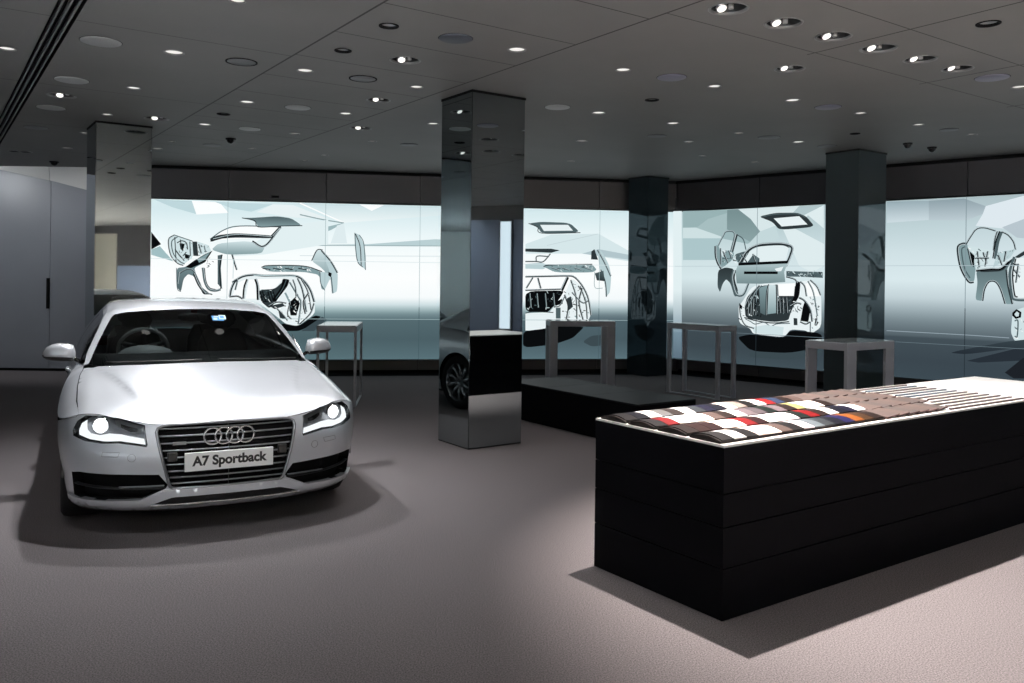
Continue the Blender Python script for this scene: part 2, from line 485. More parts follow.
def video_wall(o, d, n, s0, s1, label):
    e = empty('video_wall', o + d * (s0 + s1) / 2 + n * .0)
    tag(e, label, 'screen')
    inv = Matrix.Translation(-e.location)
    bm = BM(); box(bm, o + d * s0 - n * .13 - e.location, d * (s1 - s0), n * .15, ZB, ZT)
    obj('display_housing', bm, M_black_matte, e)
    return e
S0L, S1L = onL(148, 282)[0], S_CL - .022
vl = video_wall(OL, DL, NL, S0L, S1L, 'long video wall on the back wall, showing floating car doors, tailgate and a bare car body')
p = Picture(OL - vl.location, DL, NL, onL)
rows = [(0, (216, 235, 238), (208, 230, 234)), (.06, (214, 234, 238), (220, 238, 241)), (.2, (236, 248, 250), (236, 247, 249)), (.33, (248, 254, 254), (247, 252, 253)),
        (.47, (254, 255, 255), (252, 255, 255)), (.60, (252, 255, 255), (242, 249, 251)), (.645, (222, 237, 239), (194, 211, 216)), (.68, (168, 194, 196), (146, 166, 171)), (.705, (132, 160, 163), (108, 126, 133)), (.737, (106, 132, 136), (84, 102, 110)),
        (.742, (92, 116, 120), (76, 95, 103)), (.87, (78, 101, 106), (72, 90, 98)), (1, (86, 112, 117), (90, 113, 122))]
p.base(S0L, S1L, rows)
# background facets
p.fill([(20, 22), (212, 30), (232, 95), (110, 60)], (190, 215, 220), tA)
p.fill([(205, 28), (340, 36), (385, 88), (228, 96)], 'W', tA)
p.fill([(318, 34), (600, 46), (495, 82), (400, 66)], (192, 217, 222), tA)
p.fill([(600, 46), (700, 50), (870, 116), (700, 110), (520, 84)], 'L', tA)
p.fill([(0, 40), (690, 54), (690, 100), (215, 136), (80, 62)], (204, 225, 229), tN, (238, 247, 248))
p.fill([(290, 47), (410, 50), (350, 78)], 'W', tN)
p.line([(0, 40), (215, 136)], 1.1, 'W', tN)
p.line([(0, 96), (110, 120), (215, 137)], .9, (140, 162, 166), tN)
p.fill([(215, 136), (120, 158), (0, 208), (0, 222), (150, 172)], (158, 184, 188), tN)
p.fill([(215, 138), (180, 150), (150, 236), (230, 236)], (222, 236, 239), tN)
p.fill([(0, 240), (330, 240), (660, 216), (690, 218), (690, 250)], (186, 208, 212), tN)
p.line([(0, 246), (690, 249)], .7, (150, 172, 176), tN); p.line([(0, 296), (690, 299)], .6, (214, 226, 229), tN)
p.fill([(8, 180), (56, 240), (8, 266)], 'K', tA); p.fill([(8, 266), (50, 250), (116, 324), (8, 292)], (160, 190, 194), tA)
p.fill([(390, 300), (640, 160), (870, 120), (870, 240), (560, 290)], (226, 240, 242), tA)
# left hand door shells and fender
p.fill([(110, 190), (250, 235), (255, 360), (170, 420), (130, 405), (80, 340), (65, 225)], 'P', t1)
p.line([(110, 190), (250, 237)], .7, 'M', t1); p.line([(112, 190), (68, 228), (84, 340), (134, 402), (180, 420)], 1.0, 'D', t1); p.line([(135, 205), (92, 240), (104, 330), (150, 388), (190, 410)], .8, 'M', t1)
p.fill([(150, 250), (190, 258), (178, 315), (158, 295)], 'K', t1)
p.dots([(140, 235), (245, 245), (245, 360), (160, 385), (120, 320)], 16, ['D', 'M', 'W', 'C'], t1, (.4, 1.4), 3)
p.fill([(190, 330), (232, 345), (220, 382), (192, 362)], 'D', t1)
p.fill([(285, 240), (372, 268), (392, 312), (300, 348)], 'P', t1); p.dots([(285, 240), (372, 268), (392, 312), (300, 348)], 14, ['K', 'D', 'M', 'W'], t1, (.4, 1.5), 5)
p.fill([(248, 240), (284, 240), (294, 350), (256, 348)], 'D', t1)
p.fill([(128, 440), (200, 432), (330, 340), (396, 312), (345, 398), (262, 440), (275, 480), (312, 580), (388, 640), (330, 642), (292, 560), (258, 502), (216, 486), (182, 522), (162, 622), (134, 590)], 'C', t1, 'M')
p.fill([(196, 432), (262, 384), (402, 308), (345, 396), (236, 442)], 'K', t1); p.fill([(285, 375), (385, 320), (340, 380), (300, 400)], 'C', t1)
p.line([(150, 480), (205, 450), (255, 460), (300, 545), (335, 620), (400, 640)], 1.0, 'D', t1); p.line([(128, 440), (134, 590), (160, 620)], .6, 'M', t1)
p.fill([(335, 430), (445, 345), (470, 345), (462, 590), (380, 610), (350, 540)], 'W', t1)
p.line([(328, 438), (342, 540), (372, 598), (420, 612), (462, 602)], 1.8, 'M', t1); p.line([(340, 440), (352, 540), (380, 590), (425, 603)], .6, 'K', t1)
p.dots([(345, 380), (410, 345), (415, 430), (360, 440)], 10, ['D', 'M', 'K'], t1, (.4, 1.4), 8)
p.fill([(440, 345), (476, 338), (464, 440), (474, 600), (440, 560)], 'M', t1); p.line([(474, 340), (456, 440), (464, 600)], .8, 'K', t1)
p.line([(550, 335), (568, 400), (586, 455)], 1.4, 'D', t1); p.line([(560, 380), (556, 520)], .5, 'c', t1)
# tailgate
p.fill([(300, 268), (335, 236), (480, 224), (562, 254), (545, 286), (380, 292)], 'P', tA, 'C')
p.fill([(300, 222), (360, 172), (440, 152), (632, 156), (592, 206)], 'W', tA)
p.line([(295, 216), (360, 172), (440, 152), (640, 156)], .8, 'M', tA); p.line([(640, 156), (560, 250), (500, 226)], 1.6, 'D', tA); p.line([(632, 160), (590, 206)], 1.6, 'D', tA)
p.fill([(294, 214), (332, 196), (420, 186), (604, 198), (600, 212), (420, 208), (340, 214), (300, 230)], 'D', tA); p.line([(296, 226), (420, 200), (600, 206)], .6, 'K', tA); p.line([(310, 214), (420, 193), (596, 203)], .35, 'P', tA)
p.fill([(450, 112), (500, 112), (620, 104), (690, 114), (744, 150), (640, 152), (530, 156), (512, 128)], 'M', tA, 'C'); p.line([(450, 112), (512, 126), (530, 156), (640, 152), (744, 150)], .7, 'D', tA)
# bare body
p.fill([(0, 440), (12, 370), (42, 310), (100, 278), (200, 268), (500, 276), (570, 320), (615, 390), (645, 480), (645, 560), (520, 652), (430, 640), (330, 560), (200, 460)], 'L', t2)
p.fill([(20, 430), (50, 330), (128, 296), (100, 440)], 'W', t2); p.fill([(146, 300), (190, 300), (205, 445), (120, 445)], 'W', t2); p.fill([(212, 296), (405, 292), (335, 372), (228, 374)], 'W', t2)
p.fill([(214, 378), (340, 372), (420, 300), (452, 320), (350, 470), (300, 520), (240, 470)], 'D', t2); p.dots([(214, 382), (330, 378), (330, 470), (240, 470)], 30, ['K', 'P', 'M', 'L', 'K'], t2, (.5, 2.0), 11)
p.fill([(400, 292), (455, 300), (440, 350), (345, 472), (318, 456), (390, 360)], 'K', t2); p.line([(430, 300), (400, 372), (345, 450)], .5, 'M', t2)
p.line([(0, 430), (12, 370), (42, 312), (100, 276), (180, 264), (260, 270), (380, 270), (505, 274), (565, 312), (612, 380), (642, 470)], 1.8, 'D', t2); p.line([(180, 268), (500, 276)], .6, 'c', t2)
p.line([(134, 298), (112, 360), (104, 445)], 1.8, 'K', t2); p.line([(196, 296), (212, 350), (216, 455)], 2.2, 'K', t2)
p.line([(515, 290), (552, 380), (582, 545)], 1.5, 'D', t2); p.line([(545, 300), (592, 390), (618, 530)], 1.2, 'K', t2); p.line([(455, 320), (520, 430), (540, 480), (520, 640)], 1.4, 'M', t2); p.line([(420, 400), (455, 470)], 1.5, 'C', t2)
p.fill([(445, 480), (500, 430), (532, 480), (506, 572), (462, 572)], 'K', t2); p.fill([(300, 500), (400, 478), (420, 500), (340, 524)], 'D', t2); p.fill([(370, 540), (400, 545), (420, 600), (380, 590)], 'D', t2)
p.dots([(440, 380), (600, 380), (640, 540), (540, 620), (440, 560)], 34, ['K', 'W', 'M', 'L', 'D'], t2, (.5, 1.9), 13); p.dots([(330, 500), (440, 480), (520, 640), (440, 610)], 16, ['D', 'W', 'M'], t2, (.5, 1.6), 14)
p.fill([(392, 628), (520, 655), (645, 570), (700, 582), (540, 690), (400, 690)], 'K', t2); p.fill([(540, 690), (700, 582), (740, 600), (640, 690)], 'S', t2)
p.fill([(240, 208), (300, 194), (560, 198), (690, 236), (724, 380), (694, 372), (680, 264), (560, 242), (300, 242)], 'C', t2); p.line([(240, 208), (300, 194), (560, 198), (700, 240)], .8, 'D', t2); p.dots([(250, 205), (560, 205), (660, 240), (300, 240)], 24, ['D', 'P', 'M', 'W'], t2, (.5, 1.8), 15)
p.fill([(620, 160), (662, 78), (705, 76), (765, 180), (800, 270), (790, 320), (700, 215)], 'P', t2, 'C'); p.line([(620, 160), (662, 78), (705, 76)], .8, 'D', t2)
p.fill([(105, 268), (150, 320), (186, 380), (182, 470), (160, 482), (150, 402), (120, 466), (100, 430), (98, 372), (150, 384)], 'c', tN); p.line([(105, 270), (150, 322), (184, 380)], 1.4, 'D', tN); p.line([(160, 480), (152, 400)], 1.2, 'M', tN); p.line([(98, 372), (102, 430), (122, 465)], .7, 'M', tN); p.fill([(140, 375), (156, 382), (152, 402), (138, 392)], 'K', tN)
p.fill([(268, 185), (290, 195), (312, 240), (322, 300), (320, 366), (304, 350), (280, 325), (272, 262)], 'c', tN); p.line([(272, 190), (294, 250), (300, 345)], 1.0, 'D', tN); p.line([(268, 185), (272, 262), (282, 326), (306, 352)], .7, 'M', tN); p.line([(290, 195), (312, 240), (320, 366)], .6, 'M', tN)
# the part seen between the columns
p.fill([(25, 215), (150, 170), (380, 165), (530, 250), (530, 300), (300, 262), (25, 262)], (214, 231, 234), tM); p.line([(130, 222), (378, 166)], .5, (196, 212, 216), tM); p.fill([(300, 262), (380, 240), (530, 268), (530, 292)], (178, 198, 204), tM)
p.fill([(40, 115), (100, 107), (240, 112), (292, 160), (104, 163), (84, 135)], 'M', tM); p.fill([(96, 122), (232, 122), (256, 150), (114, 152)], 'L', tM); p.line([(40, 115), (84, 133), (104, 162), (292, 160)], .7, 'D', tM)
p.fill([(24, 238), (150, 238), (192, 246), (150, 258), (24, 252)], 'D', tM); p.line([(24, 300), (76, 300), (112, 300), (146, 262)], 1.1, 'K', tM); p.line([(76, 300), (82, 274), (140, 276)], 1.1, 'D', tM); p.fill([(24, 312), (100, 306), (150, 320), (110, 338), (24, 335)], 'c', tM)
p.fill([(112, 325), (150, 317), (350, 315), (372, 340), (350, 354), (170, 354)], 'C', tM); p.line([(112, 325), (150, 317), (350, 314)], .9, 'D', tM); p.dots([(150, 320), (350, 318), (350, 350), (180, 350)], 20, ['D', 'M', 'L'], tM, (.6, 1.8), 21)
p.fill([(344, 290), (345, 252), (360, 240), (378, 292)], 'D', tM); p.fill([(375, 243), (396, 250), (432, 320), (442, 372), (436, 450), (418, 472), (408, 400), (384, 330)], 'c', tM); p.line([(376, 244), (412, 310), (440, 372)], 1.5, 'M', tM); p.line([(418, 472), (412, 400), (390, 340)], 1.2, 'D', tM); p.fill([(362, 358), (404, 345), (410, 396), (372, 392)], 'M', tM, 'D'); p.line([(362, 350), (362, 425), (400, 430)], .5, 'C', tM)
p.fill([(24, 445), (215, 440), (190, 482), (160, 520), (132, 548), (24, 545)], 'K', tM); p.dots([(24, 450), (200, 445), (150, 530), (24, 535)], 26, ['K', 'M', 'L', 'D', 'P'], tM, (.5, 2.0), 23)
p.fill([(30, 430), (60, 380), (82, 380), (98, 430)], 'W', tM); p.fill([(95, 380), (222, 378), (205, 432), (108, 432)], 'W', tM)
p.fill([(130, 560), (215, 460), (250, 380), (300, 422), (330, 480), (342, 560), (330, 588), (130, 590)], 'L', tM)
p.line([(24, 374), (120, 372), (222, 370), (262, 376), (302, 420), (330, 480), (344, 562)], 1.5, 'D', tM); p.line([(24, 440), (205, 434)], 1.3, 'D', tM); p.line([(28, 430), (60, 378)], 1.4, 'D', tM); p.line([(98, 432), (84, 380)], 1.6, 'D', tM); p.line([(200, 442), (230, 376)], 2.6, 'K', tM)
p.dots([(190, 470), (262, 400), (320, 470), (335, 580), (170, 585)], 44, ['K', 'D', 'W', 'M', 'C'], tM, (.5, 2.0), 25); p.fill([(165, 500), (200, 482), (206, 505), (170, 516)], 'K', tM); p.fill([(172, 525), (195, 525), (195, 578), (172, 578)], 'M', tM); p.line([(245, 390), (270, 470), (275, 580)], 1.4, 'D', tM); p.line([(290, 420), (318, 500), (325, 580)], 1.3, 'K', tM)
p.fill([(24, 552), (160, 545), (150, 590), (112, 636), (24, 636)], 'L', tM); p.line([(24, 552), (60, 545), (160, 548)], .7, 'D', tM)
p.fill([(95, 160), (262, 140), (300, 122), (560, 125), (520, 165), (470, 212), (330, 260), (95, 286)], 'K', tS); p.fill([(545, 240), (610, 195), (700, 186), (780, 200), (780, 250), (620, 278)], 'S', tS)
# more drawn detail: seams and ribs of the shells
for a_, b_ in (((118, 205), (128, 398)), ((160, 225), (170, 300)), ((232, 240), (236, 350)), ((262, 245), (270, 345)), ((205, 320), (180, 350))): p.line([a_, b_], .7, 'D', t1)
p.line([(135, 250), (170, 235), (205, 250), (215, 300)], .8, 'D', t1); p.line([(120, 300), (150, 340), (190, 385)], .9, 'D', t1); p.fill([(196, 338), (222, 346), (214, 372), (196, 360)], 'K', t1)
p.line([(300, 260), (320, 330)], 1.2, 'D', t1); p.line([(340, 270), (352, 320)], 1.0, 'M', t1); p.line([(262, 482), (300, 570), (350, 636)], 1.6, 'K', t1); p.line([(150, 470), (140, 560)], 1.2, 'M', t1)
for x in (230, 250, 290, 310, 330): p.line([(x, 390), (x + 25, 470)], .9, 'K', t2)
p.line([(300, 500), (360, 470), (430, 478)], 1.1, 'K', t2); p.line([(360, 520), (400, 560), (440, 610)], 1.2, 'D', t2); p.line([(480, 300), (500, 360), (505, 430)], 1.2, 'D', t2); p.line([(600, 400), (560, 470), (575, 560)], 1.4, 'K', t2); p.line([(640, 480), (610, 560), (530, 640)], 1.3, 'D', t2); p.line([(460, 470), (440, 560), (470, 600)], 1.0, 'K', t2)
p.line([(20, 320), (60, 300), (45, 380)], 1.3, 'D', t2); p.line([(0, 430), (60, 425), (100, 445)], 1.4, 'K', t2)
for x in (250, 330, 420, 520): p.line([(x, 215), (x + 60, 225)], .9, 'D', t2)
for x in (150, 200, 260, 310): p.line([(x, 330), (x + 36, 342)], 1.0, 'M', tM)
for x in (45, 80, 120, 160): p.line([(x, 455), (x + 6, 525)], 1.0, 'M', tM)
p.line([(215, 462), (232, 520), (222, 585)], 1.4, 'K', tM); p.line([(160, 520), (190, 515), (215, 470)], 1.0, 'D', tM); p.line([(300, 430), (285, 500), (305, 585)], 1.5, 'K', tM); p.line([(250, 450), (300, 500), (330, 490)], 1.2, 'D', tM); p.fill([(225, 480), (245, 470), (255, 520), (232, 540)], 'D', tM)
# joints between the tiles
for s in CUT_L[1:-1]:
    if S0L < s < S1L: p.ribbon([np.array((s, ZT)), np.array((s, ZT + (ZB - ZT) * .66))], .008, (158, 180, 184)); p.ribbon([np.array((s, ZT + (ZB - ZT) * .66)), np.array((s, ZB))], .009, (66, 88, 94))
for q in (.37, .74): p.ribbon([np.array((S0L, ZT + (ZB - ZT) * q)), np.array((S1L, ZT + (ZB - ZT) * q))], .008, (160, 184, 188) if q > .5 else (214, 228, 231))
p.build('video_picture', vl)

S0R, S1R = S_CR + .022, 10.9
vr = video_wall(OR, DR, NR, S0R, S1R, 'video wall on the angled wall at the right, showing a tailgate above a bare car rear')
p = Picture(OR - vr.location, DR, NR, onR)
rows = [(0, (178, 200, 203), (165, 180, 187)), (.15, (186, 208, 211), (200, 215, 222)), (.3, (206, 224, 227), (214, 228, 235)), (.45, (214, 231, 234), (224, 238, 243)), (.55, (190, 206, 210), (205, 220, 227)),
        (.62, (150, 166, 171), (165, 181, 189)), (.68, (118, 133, 138), (126, 142, 151)), (.76, (84, 97, 103), (90, 104, 113)), (.77, (62, 74, 80), (76, 89, 99)), (.9, (60, 72, 79), (58, 69, 79)), (1, (70, 86, 93), (46, 55, 65))]
p.base(S0R, S1R, rows)
p.fill([(-112, 76), (190, 68), (188, 180), (-112, 190)], (152, 178, 180), t4); p.fill([(-112, 190), (20, 190), (150, 250), (150, 262), (-112, 262)], (206, 224, 226), t4)
p.fill([(190, 68), (265, 64), (350, 130), (415, 215), (350, 288), (188, 200)], (118, 142, 144), t4, (140, 164, 166)); p.fill([(60, 130), (188, 90), (188, 200), (150, 250), (-20, 190)], (166, 190, 192), t4)
p.fill([(188, 200), (350, 288), (330, 300), (150, 262), (150, 250)], (158, 183, 186), t4); p.fill([(265, 64), (683, 40), (600, 130), (520, 180), (415, 215), (350, 130)], (216, 231, 233), t4); p.fill([(415, 215), (520, 175), (545, 260), (480, 290), (335, 300)], (196, 216, 219), t4)
p.fill([(-112, 262), (150, 262), (110, 410), (-112, 410)], (172, 198, 202), t4); p.fill([(540, 70), (612, 22), (612, 130)], (170, 194, 197), tR); p.fill([(560, 330), (612, 300), (612, 200), (480, 130), (540, 70), (612, 130), (612, 24), (420, 120), (500, 300)], (222, 236, 238), tR)
p.fill([(315, 76), (390, 59), (490, 58), (532, 75), (572, 123), (410, 137), (378, 100)], 'D', tR); p.fill([(384, 84), (500, 74), (538, 112), (420, 121)], 'L', tR); p.line([(330, 78), (390, 66), (490, 64), (528, 80)], .6, 'M', tR)
p.line([(128, 312), (160, 250), (185, 216), (240, 230), (215, 350)], 1.2, 'M', t4); p.line([(220, 370), (240, 290), (256, 234)], 2.2, 'D', t4); p.line([(262, 240), (300, 270), (318, 340)], .9, 'M', t4)
p.fill([(108, 312), (130, 308), (160, 400), (190, 340), (240, 360), (225, 410), (150, 470), (120, 425)], 'C', t4); p.line([(110, 315), (112, 380), (126, 430), (150, 470)], 2.0, 'D', t4); p.dots([(150, 330), (240, 360), (230, 440), (160, 450)], 16, ['K', 'D', 'L', 'M'], t4, (.5, 1.6), 31)
p.fill([(240, 372), (310, 350), (370, 360), (412, 402), (400, 425), (260, 432)], 'M', t4); p.dots([(230, 380), (370, 360), (410, 405), (240, 440)], 26, ['K', 'L', 'C', 'D'], t4, (.5, 1.6), 33)
p.fill([(128, 480), (180, 460), (236, 470), (242, 560), (272, 655), (240, 660), (214, 570), (184, 540), (160, 572), (142, 632), (124, 590)], 'D', t4, 'M'); p.line([(235, 478), (224, 540), (250, 640), (300, 645), (335, 570)], 2.0, 'M', t4); p.line([(248, 480), (240, 540), (262, 620)], .8, 'K', t4)
p.fill([(300, 425), (345, 350), (410, 318), (560, 308), (612, 325), (588, 425)], (226, 239, 241), t4); p.fill([(330, 425), (370, 370), (412, 400), (410, 425)], 'M', t4)
p.line([(280, 425), (330, 348), (400, 310), (480, 300), (565, 300), (632, 322), (622, 380), (590, 455)], 2.2, 'D', t4); p.line([(290, 420), (340, 352), (404, 318), (560, 308), (616, 326)], .5, 'K', t4)
p.fill([(268, 430), (604, 414), (602, 436), (268, 448)], 'K', t4); p.fill([(262, 448), (602, 434), (580, 490), (588, 560), (420, 572), (256, 570), (248, 490)], (170, 192, 195), t4, (120, 142, 145)); p.fill([(306, 488), (536, 488), (536, 506), (306, 506)], 'K', t4); p.fill([(515, 470), (575, 455), (560, 486), (530, 488)], 'L', t4)
p.fill([(520, 10), (850, 18), (852, 72), (650, 62), (520, 60)], 'M', t5); p.dots([(520, 15), (850, 22), (850, 68), (640, 60)], 30, ['D', 'C', 'K', 'P'], t5, (.5, 1.9), 35)
p.fill([(85, 330), (120, 290), (200, 160), (300, 125), (610, 120), (720, 90), (800, 150), (840, 240), (840, 520), (740, 586), (700, 550), (560, 540), (500, 612), (220, 582), (190, 532), (90, 482)], 'L', t5)
p.fill([(165, 240), (280, 140), (620, 130), (600, 300), (560, 390), (540, 460), (400, 474), (150, 440), (140, 330)], 'D', t5); p.dots([(165, 250), (270, 160), (300, 420), (160, 420)], 34, ['K', 'L', 'M', 'K', 'P'], t5, (.5, 1.8), 37); p.dots([(440, 240), (560, 240), (560, 390), (440, 400)], 30, ['K', 'L', 'M', 'C', 'K'], t5, (.5, 1.9), 39)
p.fill([(275, 160), (350, 140), (332, 412), (285, 390)], 'C', t5, 'M'); p.fill([(362, 132), (430, 140), (432, 392), (350, 402)], 'P', t5, 'C'); p.line([(362, 130), (342, 220), (340, 410)], 1.1, 'K', t5); p.line([(432, 132), (436, 250), (436, 400)], 1.3, 'K', t5)
p.fill([(446, 130), (602, 120), (590, 236), (452, 236)], 'W', t5); p.fill([(608, 100), (652, 110), (640, 240), (590, 320), (565, 300), (600, 220)], 'K', t5); p.line([(520, 60), (600, 85), (620, 120)], 1.3, 'D', t5)
p.fill([(690, 130), (740, 110), (800, 180), (830, 240), (720, 240)], 'W', t5); p.line([(650, 105), (690, 150), (706, 240)], 1.3, 'D', t5); p.line([(720, 100), (770, 210), (806, 420)], 1.2, 'M', t5); p.line([(740, 90), (800, 150), (835, 230)], 1.2, 'D', t5)
p.fill([(690, 285), (742, 365), (722, 474), (650, 462), (672, 340)], 'K', t5); p.fill([(588, 436), (622, 440), (624, 502), (590, 502)], 'D', t5); p.dots([(565, 300), (680, 260), (650, 460), (560, 400)], 22, ['K', 'W', 'M', 'L'], t5, (.5, 1.8), 41); p.dots([(730, 250), (830, 250), (830, 500), (750, 560)], 20, ['D', 'W', 'M', 'K', 'C'], t5, (.5, 1.8), 43)
p.line([(140, 432), (250, 462), (400, 482), (550, 470)], .9, 'D', t5); p.line([(150, 445), (200, 470), (240, 492), (320, 476), (380, 510), (440, 490), (556, 486)], .7, 'M', t5); p.fill([(210, 520), (340, 500), (500, 520), (490, 600), (230, 570)], 'P', t5); p.line([(740, 586), (742, 470)], .8, 'M', t5); p.dots([(90, 320), (150, 320), (160, 480), (100, 470)], 12, ['D', 'W', 'M'], t5, (.5, 1.5), 45)
p.fill([(738, 337), (752, 334), (785, 338), (792, 330), (823, 333), (823, 347), (790, 353), (752, 351)], 'K'); p.fill([(752, 351), (790, 353), (823, 347), (823, 356), (790, 360), (750, 357)], 'S')
for x in (180, 205, 225, 250): p.line([(x, 260), (x - 8, 410)], 1.1, 'K', t5)
for x in (460, 490, 525): p.line([(x, 250), (x + 8, 390)], 1.0, 'K', t5)
p.line([(150, 330), (200, 230), (280, 140)], 1.6, 'D', t5); p.line([(180, 340), (240, 210), (300, 140)], 1.1, 'M', t5); p.line([(640, 250), (690, 280), (742, 360), (760, 470)], 1.6, 'D', t5); p.line([(560, 330), (620, 300), (660, 310)], 1.3, 'K', t5); p.line([(650, 470), (700, 490), (740, 470)], 1.3, 'D', t5); p.line([(100, 340), (110, 420), (150, 500), (230, 530)], 1.2, 'D', t5); p.line([(800, 440), (790, 500), (810, 470)], 1.6, 'K', t5)
p.fill([(96, 300), (125, 330), (118, 360), (96, 340)], 'K', t5)
for a_, b_ in (((165, 350), (200, 430)), ((205, 345), (225, 400)), ((150, 330), (150, 440)), ((290, 370), (330, 425)), ((330, 360), (300, 425)), ((370, 368), (385, 420))): p.line([a_, b_], 1.2, 'D', t4)
# far right: second picture
p.fill([(170, 55), (290, 47), (364, 73), (354, 100), (296, 122), (170, 120)], (142, 160, 168), tE, (190, 205, 212)); p.fill([(27, 58), (170, 55), (170, 120), (27, 130)], (150, 170, 178), tE, (205, 220, 226)); p.fill([(364, 73), (492, 38), (560, 30), (560, 110), (430, 150), (330, 140), (354, 100)], (222, 233, 239), tE); p.fill([(420, 145), (560, 92), (560, 190), (470, 180)], (184, 198, 206), tE)
p.fill([(45, 150), (70, 125), (95, 130), (130, 160), (140, 250), (132, 326), (100, 322), (60, 250)], 'C', t6); p.line([(95, 128), (70, 126), (46, 150), (62, 250), (102, 322), (130, 326)], 1.6, 'D', t6); p.line([(84, 140), (66, 160), (80, 250), (110, 305)], .8, 'M', t6)
p.fill([(95, 135), (225, 160), (215, 220), (140, 262), (125, 200)], 'P', t6); p.dots([(105, 145), (220, 165), (205, 235), (150, 255), (120, 220)], 24, ['D', 'K', 'M', 'L', 'W'], t6, (.5, 1.6), 51); p.fill([(110, 165), (134, 188), (130, 250), (114, 230)], 'K', t6)
p.line([(88, 130), (115, 85), (145, 48), (188, 42), (245, 58)], 1.0, 'D', t6); p.line([(232, 160), (240, 100), (252, 60)], 1.0, 'D', t6); p.line([(238, 205), (252, 120), (272, 62)], 2.6, 'M', t6); p.line([(230, 200), (246, 115), (266, 60)], .7, 'K', t6); p.line([(276, 62), (310, 80), (338, 115), (350, 158)], 1.0, 'D', t6)
p.fill([(255, 170), (350, 155), (320, 200), (230, 250)], 'c', t6); p.dots([(250, 170), (340, 160), (300, 210), (240, 240)], 14, ['D', 'M', 'L'], t6, (.5, 1.5), 53)
p.fill([(142, 264), (270, 255), (310, 218), (400, 158), (440, 160), (330, 212), (302, 262), (312, 350), (332, 442), (296, 442), (270, 362), (240, 322), (202, 326), (182, 370), (176, 426), (138, 420), (150, 330)], 'M', t6, 'C'); p.fill([(150, 262), (270, 253), (310, 218), (420, 150), (420, 172), (320, 225), (280, 270), (170, 275)], 'D', t6); p.line([(302, 262), (312, 350), (334, 442)], 1.4, 'D', t6)
p.fill([(345, 200), (520, 200), (520, 412), (345, 412), (325, 300)], 'L', t6); p.line([(345, 195), (322, 280), (332, 392), (348, 416), (420, 418), (520, 410)], 2.2, 'M', t6); p.line([(350, 205), (334, 285), (344, 390), (360, 405)], .8, 'K', t6); p.dots([(330, 240), (380, 220), (375, 330), (345, 330)], 16, ['D', 'M', 'K', 'W'], t6, (.5, 1.6), 55)
p.fill([(335, 478), (420, 450), (620, 440), (700, 640), (420, 660), (345, 636), (324, 590)], 'P', t6); p.line([(338, 490), (355, 474), (374, 486), (372, 508), (352, 514), (338, 500)], 1.5, 'K', t6, True); p.dots([(340, 520), (600, 480), (640, 630), (350, 630)], 40, ['C', 'W', 'M', 'D', 'L'], t6, (.6, 2.2), 57); p.line([(345, 530), (362, 530), (358, 610), (345, 610)], .8, 'M', t6)
for a_, b_ in (((100, 150), (120, 240)), ((150, 165), (160, 250)), ((180, 170), (200, 230)), ((205, 165), (190, 245)), ((140, 200), (210, 200)), ((260, 185), (280, 240)), ((300, 165), (290, 220)), ((335, 225), (365, 240)), ((340, 260), (372, 300)), ((365, 230), (352, 330))): p.line([a_, b_], 1.1, 'D', t6)
p.line([(142, 266), (220, 258), (272, 256), (312, 220)], 1.6, 'K', t6); p.line([(176, 425), (186, 365), (210, 325), (245, 325), (272, 365), (296, 440)], 1.2, 'D', t6)
p.fill([(235, 572), (470, 528), (700, 520), (700, 548), (470, 556), (300, 578)], 'S', tE, (38, 46, 54)); p.fill([(300, 600), (460, 560), (700, 552), (700, 590), (470, 600), (340, 606)], (40, 48, 56), tE); p.fill([(430, 640), (492, 590), (700, 590), (700, 660), (460, 660)], (30, 34, 40), tE); p.line([(27, 497), (300, 512), (445, 522)], .5, (150, 166, 176), tE)
p.fill([(675, 211.4), (683.5, 211.2), (683.5, 290), (675, 290)], (226, 240, 242)); p.fill([(675, 290), (683.5, 290), (683.5, 332), (675, 332)], (226, 240, 242), None, (128, 152, 166)); p.fill([(675, 332), (683.5, 332), (683.5, 358), (675, 357.5)], (118, 142, 156), None, (92, 112, 126))
for s in CUT_R[1:-1]:
    if S0R < s < S1R: p.ribbon([np.array((s, ZT)), np.array((s, ZT + (ZB - ZT) * .6))], .009, (128, 146, 153)); p.ribbon([np.array((s, ZT + (ZB - ZT) * .6)), np.array((s, ZB))], .009, (38, 48, 54))
for q in (.37, .80): p.ribbon([np.array((S0R, ZT + (ZB - ZT) * q)), np.array((S1R, ZT + (ZB - ZT) * q))], .007, (178, 195, 202) if q < .5 else (105, 122, 130))
p.build('video_picture', vr)

e = empty('wall_sensor', OL + DL * onL(275.5, 196.8)[0] + NL * .0); e.location.z = onL(275.5, 196.8)[1]; e.rotation_euler = (0, 0, AL)
tag(e, 'tiny black sensor box on the dark panel above the left video picture', 'sensor')
bm = BM(); cbox(bm, (0, -.025, 0), (.13, .05, .035)); obj('body', bm, M_black_matte, e, bevel=.004)
bm = BM(); cbox(bm, (0, -.052, 0), (.10, .006, .018)); obj('lens_window', bm, M_domeglass_, e)
